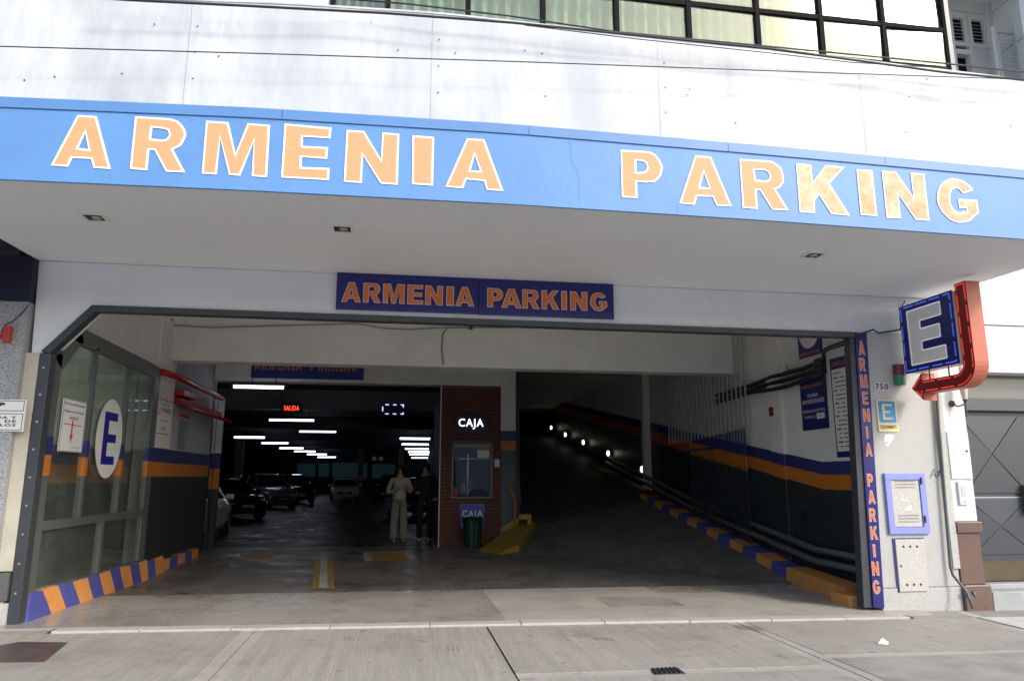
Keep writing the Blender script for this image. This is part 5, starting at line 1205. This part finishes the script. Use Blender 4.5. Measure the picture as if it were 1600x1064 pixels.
H = math.radians
make_car('hatch', M['carwhite'], 'white hatchback half hidden behind the posts at the left', (-4.98, 18.2, .01), H(94))
make_car('sedan', M['cardark'], 'dark blue car with shiny bonnet, second from the left', (-6.15, 27.4, .01), H(-55))
make_car('suv', M['carsilver'], 'silver grey car with dark grille behind the dark blue one', (-6.3, 36.5, .01), H(-58))
make_car('suv', M['carblack'], 'black car parked behind the silver one', (-6.0, 43, .01), H(-65))
make_car('sedan', M['carwhite'], 'whitish car facing the entrance at the back of the hall', (-3.4, 48.5, .01), H(-85))
make_car('suv', M['carblack'], 'black car facing the entrance left of the standing woman', (-.35, 46, .01), H(-100))
make_car('hatch', M['cardark'], 'dark car behind the person in black beside the booth', (1.0, 28.0, .01), H(-110))
# ================================================================ PEOPLE
def skinned(name, verts, edges, radii, m, parent, rootv=0, lvl=2):
    me = bpy.data.meshes.new(name); off = root_of(parent); me.from_pydata([Vector(v)-off for v in verts], edges, [])
    me.materials.append(m); o = bpy.data.objects.new(name, me); COL.objects.link(o); o.parent = parent
    sk = o.modifiers.new('skin', 'SKIN'); sk.use_smooth_shade = True
    for i, r in enumerate(radii): me.skin_vertices[0].data[i].radius = (r, r) if not isinstance(r, tuple) else r
    for i in range(len(verts)): me.skin_vertices[0].data[i].use_root = (i == rootv)
    ss = o.modifiers.new('sub', 'SUBSURF'); ss.levels = lvl; ss.render_levels = lvl; return o
def person(label, x, y, z, h, top, bottom, arms, turn=0, wide=False, hairlen=.1):
    t = thing('person', label, 'person', (0,0,0)); s = h/1.68
    # facing -Y
    P = lambda a, b, c: (a*s, b*s, c*s)
    V = [P(0,0,.93), P(0,.0,1.12), P(0,0,1.32), P(0,0,1.42), P(0,-.01,1.50), P(0,-.015,1.60),      # 0 pelvis..5 head
         P(.17,0,1.37), P(-.17,0,1.37)]
    E_ = [(0,1),(1,2),(2,3),(3,4),(4,5),(3,6),(3,7)]; Rd = [(.13,.10),(.115,.085),(.14,.09),(.08,.06),.045,(.085,.10),.055,.055]
    for side, (el, ha) in zip((1, -1), arms):
        i = len(V); V += [P(*el), P(*ha)]; E_ += [(6 if side > 0 else 7, i), (i, i+1)]; Rd += [.042, .028]
        hx, hy, hz = ha                       # fingers
        for k in range(4):
            q = len(V); V += [P(hx-side*(.02+.015*k), hy-.03, hz+.04-.012*k), P(hx-side*(.03+.016*k), hy-.05, hz+.065-.02*k)]; E_ += [(i+1, q), (q, q+1)]; Rd += [.011, .008]
        q = len(V); V += [P(hx+side*.02, hy-.03, hz+.03)]; E_ += [(i+1, q)]; Rd += [.011]
    for side in (1, -1):
        i = len(V); V += [P(side*.09,0,.88), P(side*.10,-.01,.50), P(side*.10,.02,.09), P(side*.11,-.13,.035)]
        E_ += [(0,i),(i,i+1),(i+1,i+2),(i+2,i+3)]; Rd += [.085,.055,.042,(.04,.03)]
    skinned('body', V, E_, [tuple(q*s for q in r) if isinstance(r, tuple) else r*s for r in Rd], M['skin'], t)
    # clothes
    V = [P(0,0,.90), P(0,0,1.02), P(0,0,1.20), P(0,0,1.36), P(0,0,1.43), P(.17,0,1.37), P(-.17,0,1.37)]
    E_ = [(0,1),(1,2),(2,3),(3,4),(3,5),(3,6)]; Rd = [(.175,.13),(.165,.125),(.17,.12),(.14,.10),.065,.085,.085]
    for side, (el, ha) in zip((1, -1), arms):
        i = len(V); w_ = [el[k]+(ha[k]-el[k])*.85 for k in range(3)]; V += [P(*el), P(*w_)]; E_ += [(5 if side > 0 else 6, i), (i, i+1)]; Rd += [.078, .045]
    skinned('sweater', V, E_, [tuple(q*s for q in r) if isinstance(r, tuple) else r*s for r in Rd], top, t)
    V = [P(0,0,1.04)]; E_ = []; Rd = [(.15,.11)]
    lw = .095 if wide else .07
    for side in (1, -1):
        i = len(V); V += [P(side*.09,0,.86), P(side*.105,-.01,.48), P(side*.115,.0,.07)]; E_ += [(0,i),(i,i+1),(i+1,i+2)]; Rd += [.105, lw, lw*1.05]
    skinned('trousers', V, E_, [tuple(q*s for q in r) if isinstance(r, tuple) else r*s for r in Rd], bottom, t)
    MB().lathe(P(0,.045,1.60), [(.05*s,-hairlen*s),(.095*s,-.03*s),(.105*s,.02*s),(.09*s,.08*s),(.03*s,.11*s)], 16).build('hair', M['hair'], t, smooth=True)
    for sd in (1, -1): MB().lathe(P(sd*.034,-.108,1.605), [(.011*s,0),(.004*s,.01)], 8, 'y').build('eye', M['ink'], t)
    MB().hexa([P(-.014,-.10,1.565),P(.014,-.10,1.565),P(.005,-.10,1.61),P(-.005,-.10,1.61)], (0,-.03,0)).build('nose', M['skin'], t)
    for sd in (1, -1): MB().lathe(P(sd*.11,-.06,.0), [(.055*s,0),(.06*s,.04),(.03*s,.07)], 10).build('shoe', M['ink'], t)
    t.location = (x, y, z); t.rotation_euler.z = turn; return t
wp = atz(622, 848, .01)
w1 = person('woman in cream sweater and wide beige trousers standing in the hall', wp.x, wp.y, .01, 1.66, M['sweater'], M['trousers'], [((.26,-.02,1.12),(.13,-.22,1.22)),((-.26,-.02,1.10),(-.10,-.24,1.18))], .1, True, .22)
t2 = thing('shoulder_bag', 'small dark bag with straps carried by the woman in cream', 'bag', (wp.x-.24, wp.y-.02, .85))
box(wp.x-.33, wp.x-.17, wp.y-.10, wp.y+.08, .72, .98).build('bag_body', M['darkcloth'], t2, bevel=.02)
MB().tube([(wp.x-.25, wp.y-.06, .97), (wp.x-.13, wp.y-.13, 1.30), (wp.x-.10, wp.y, 1.44), (wp.x-.22, wp.y+.06, .97)], .012, 6).build('strap', M['darkcloth'], t2)
person('person in black clothes standing in shadow right of the woman', .62, 16.7, .01, 1.72, M['darkcloth'], M['darkcloth'], [((.24,.0,1.10),(.26,-.12,.90)),((-.24,.0,1.10),(-.15,-.2,1.05))], -.2, False, .1)
# ================================================================ OVERHEAD CABLES
def ocable(pts, r, label, y=5.22):
    single('overhead_cable', MB().tube([aty(px, py, y) for px, py in pts], r, 6), M['cable'], label, 'cable', 'cables along the top of the fascia', smooth=True)
ocable([(-60,72),(0,73),(400,84),(800,96.5),(1200,111),(1600,124.5),(1700,128)], .0045, 'single thin cable crossing the white metal sheets mid height')
ocable([(150,-3),(200,0.5),(400,10.5),(600,21),(800,36),(1200,76),(1480,114),(1600,125)], .010, 'thick black cable following the parapet edge below the windows')
ocable([(540,-1),(640,7),(800,26),(960,50),(1200,73),(1388,91),(1480,100),(1600,113),(1700,122)], .007, 'cable crossing in front of the bottom of the upper windows', 5.25)
ocable([(820,40),(1000,62),(1200,83),(1330,98),(1480,107)], .004, 'thin slack cable just beneath the parapet cables', 5.24)
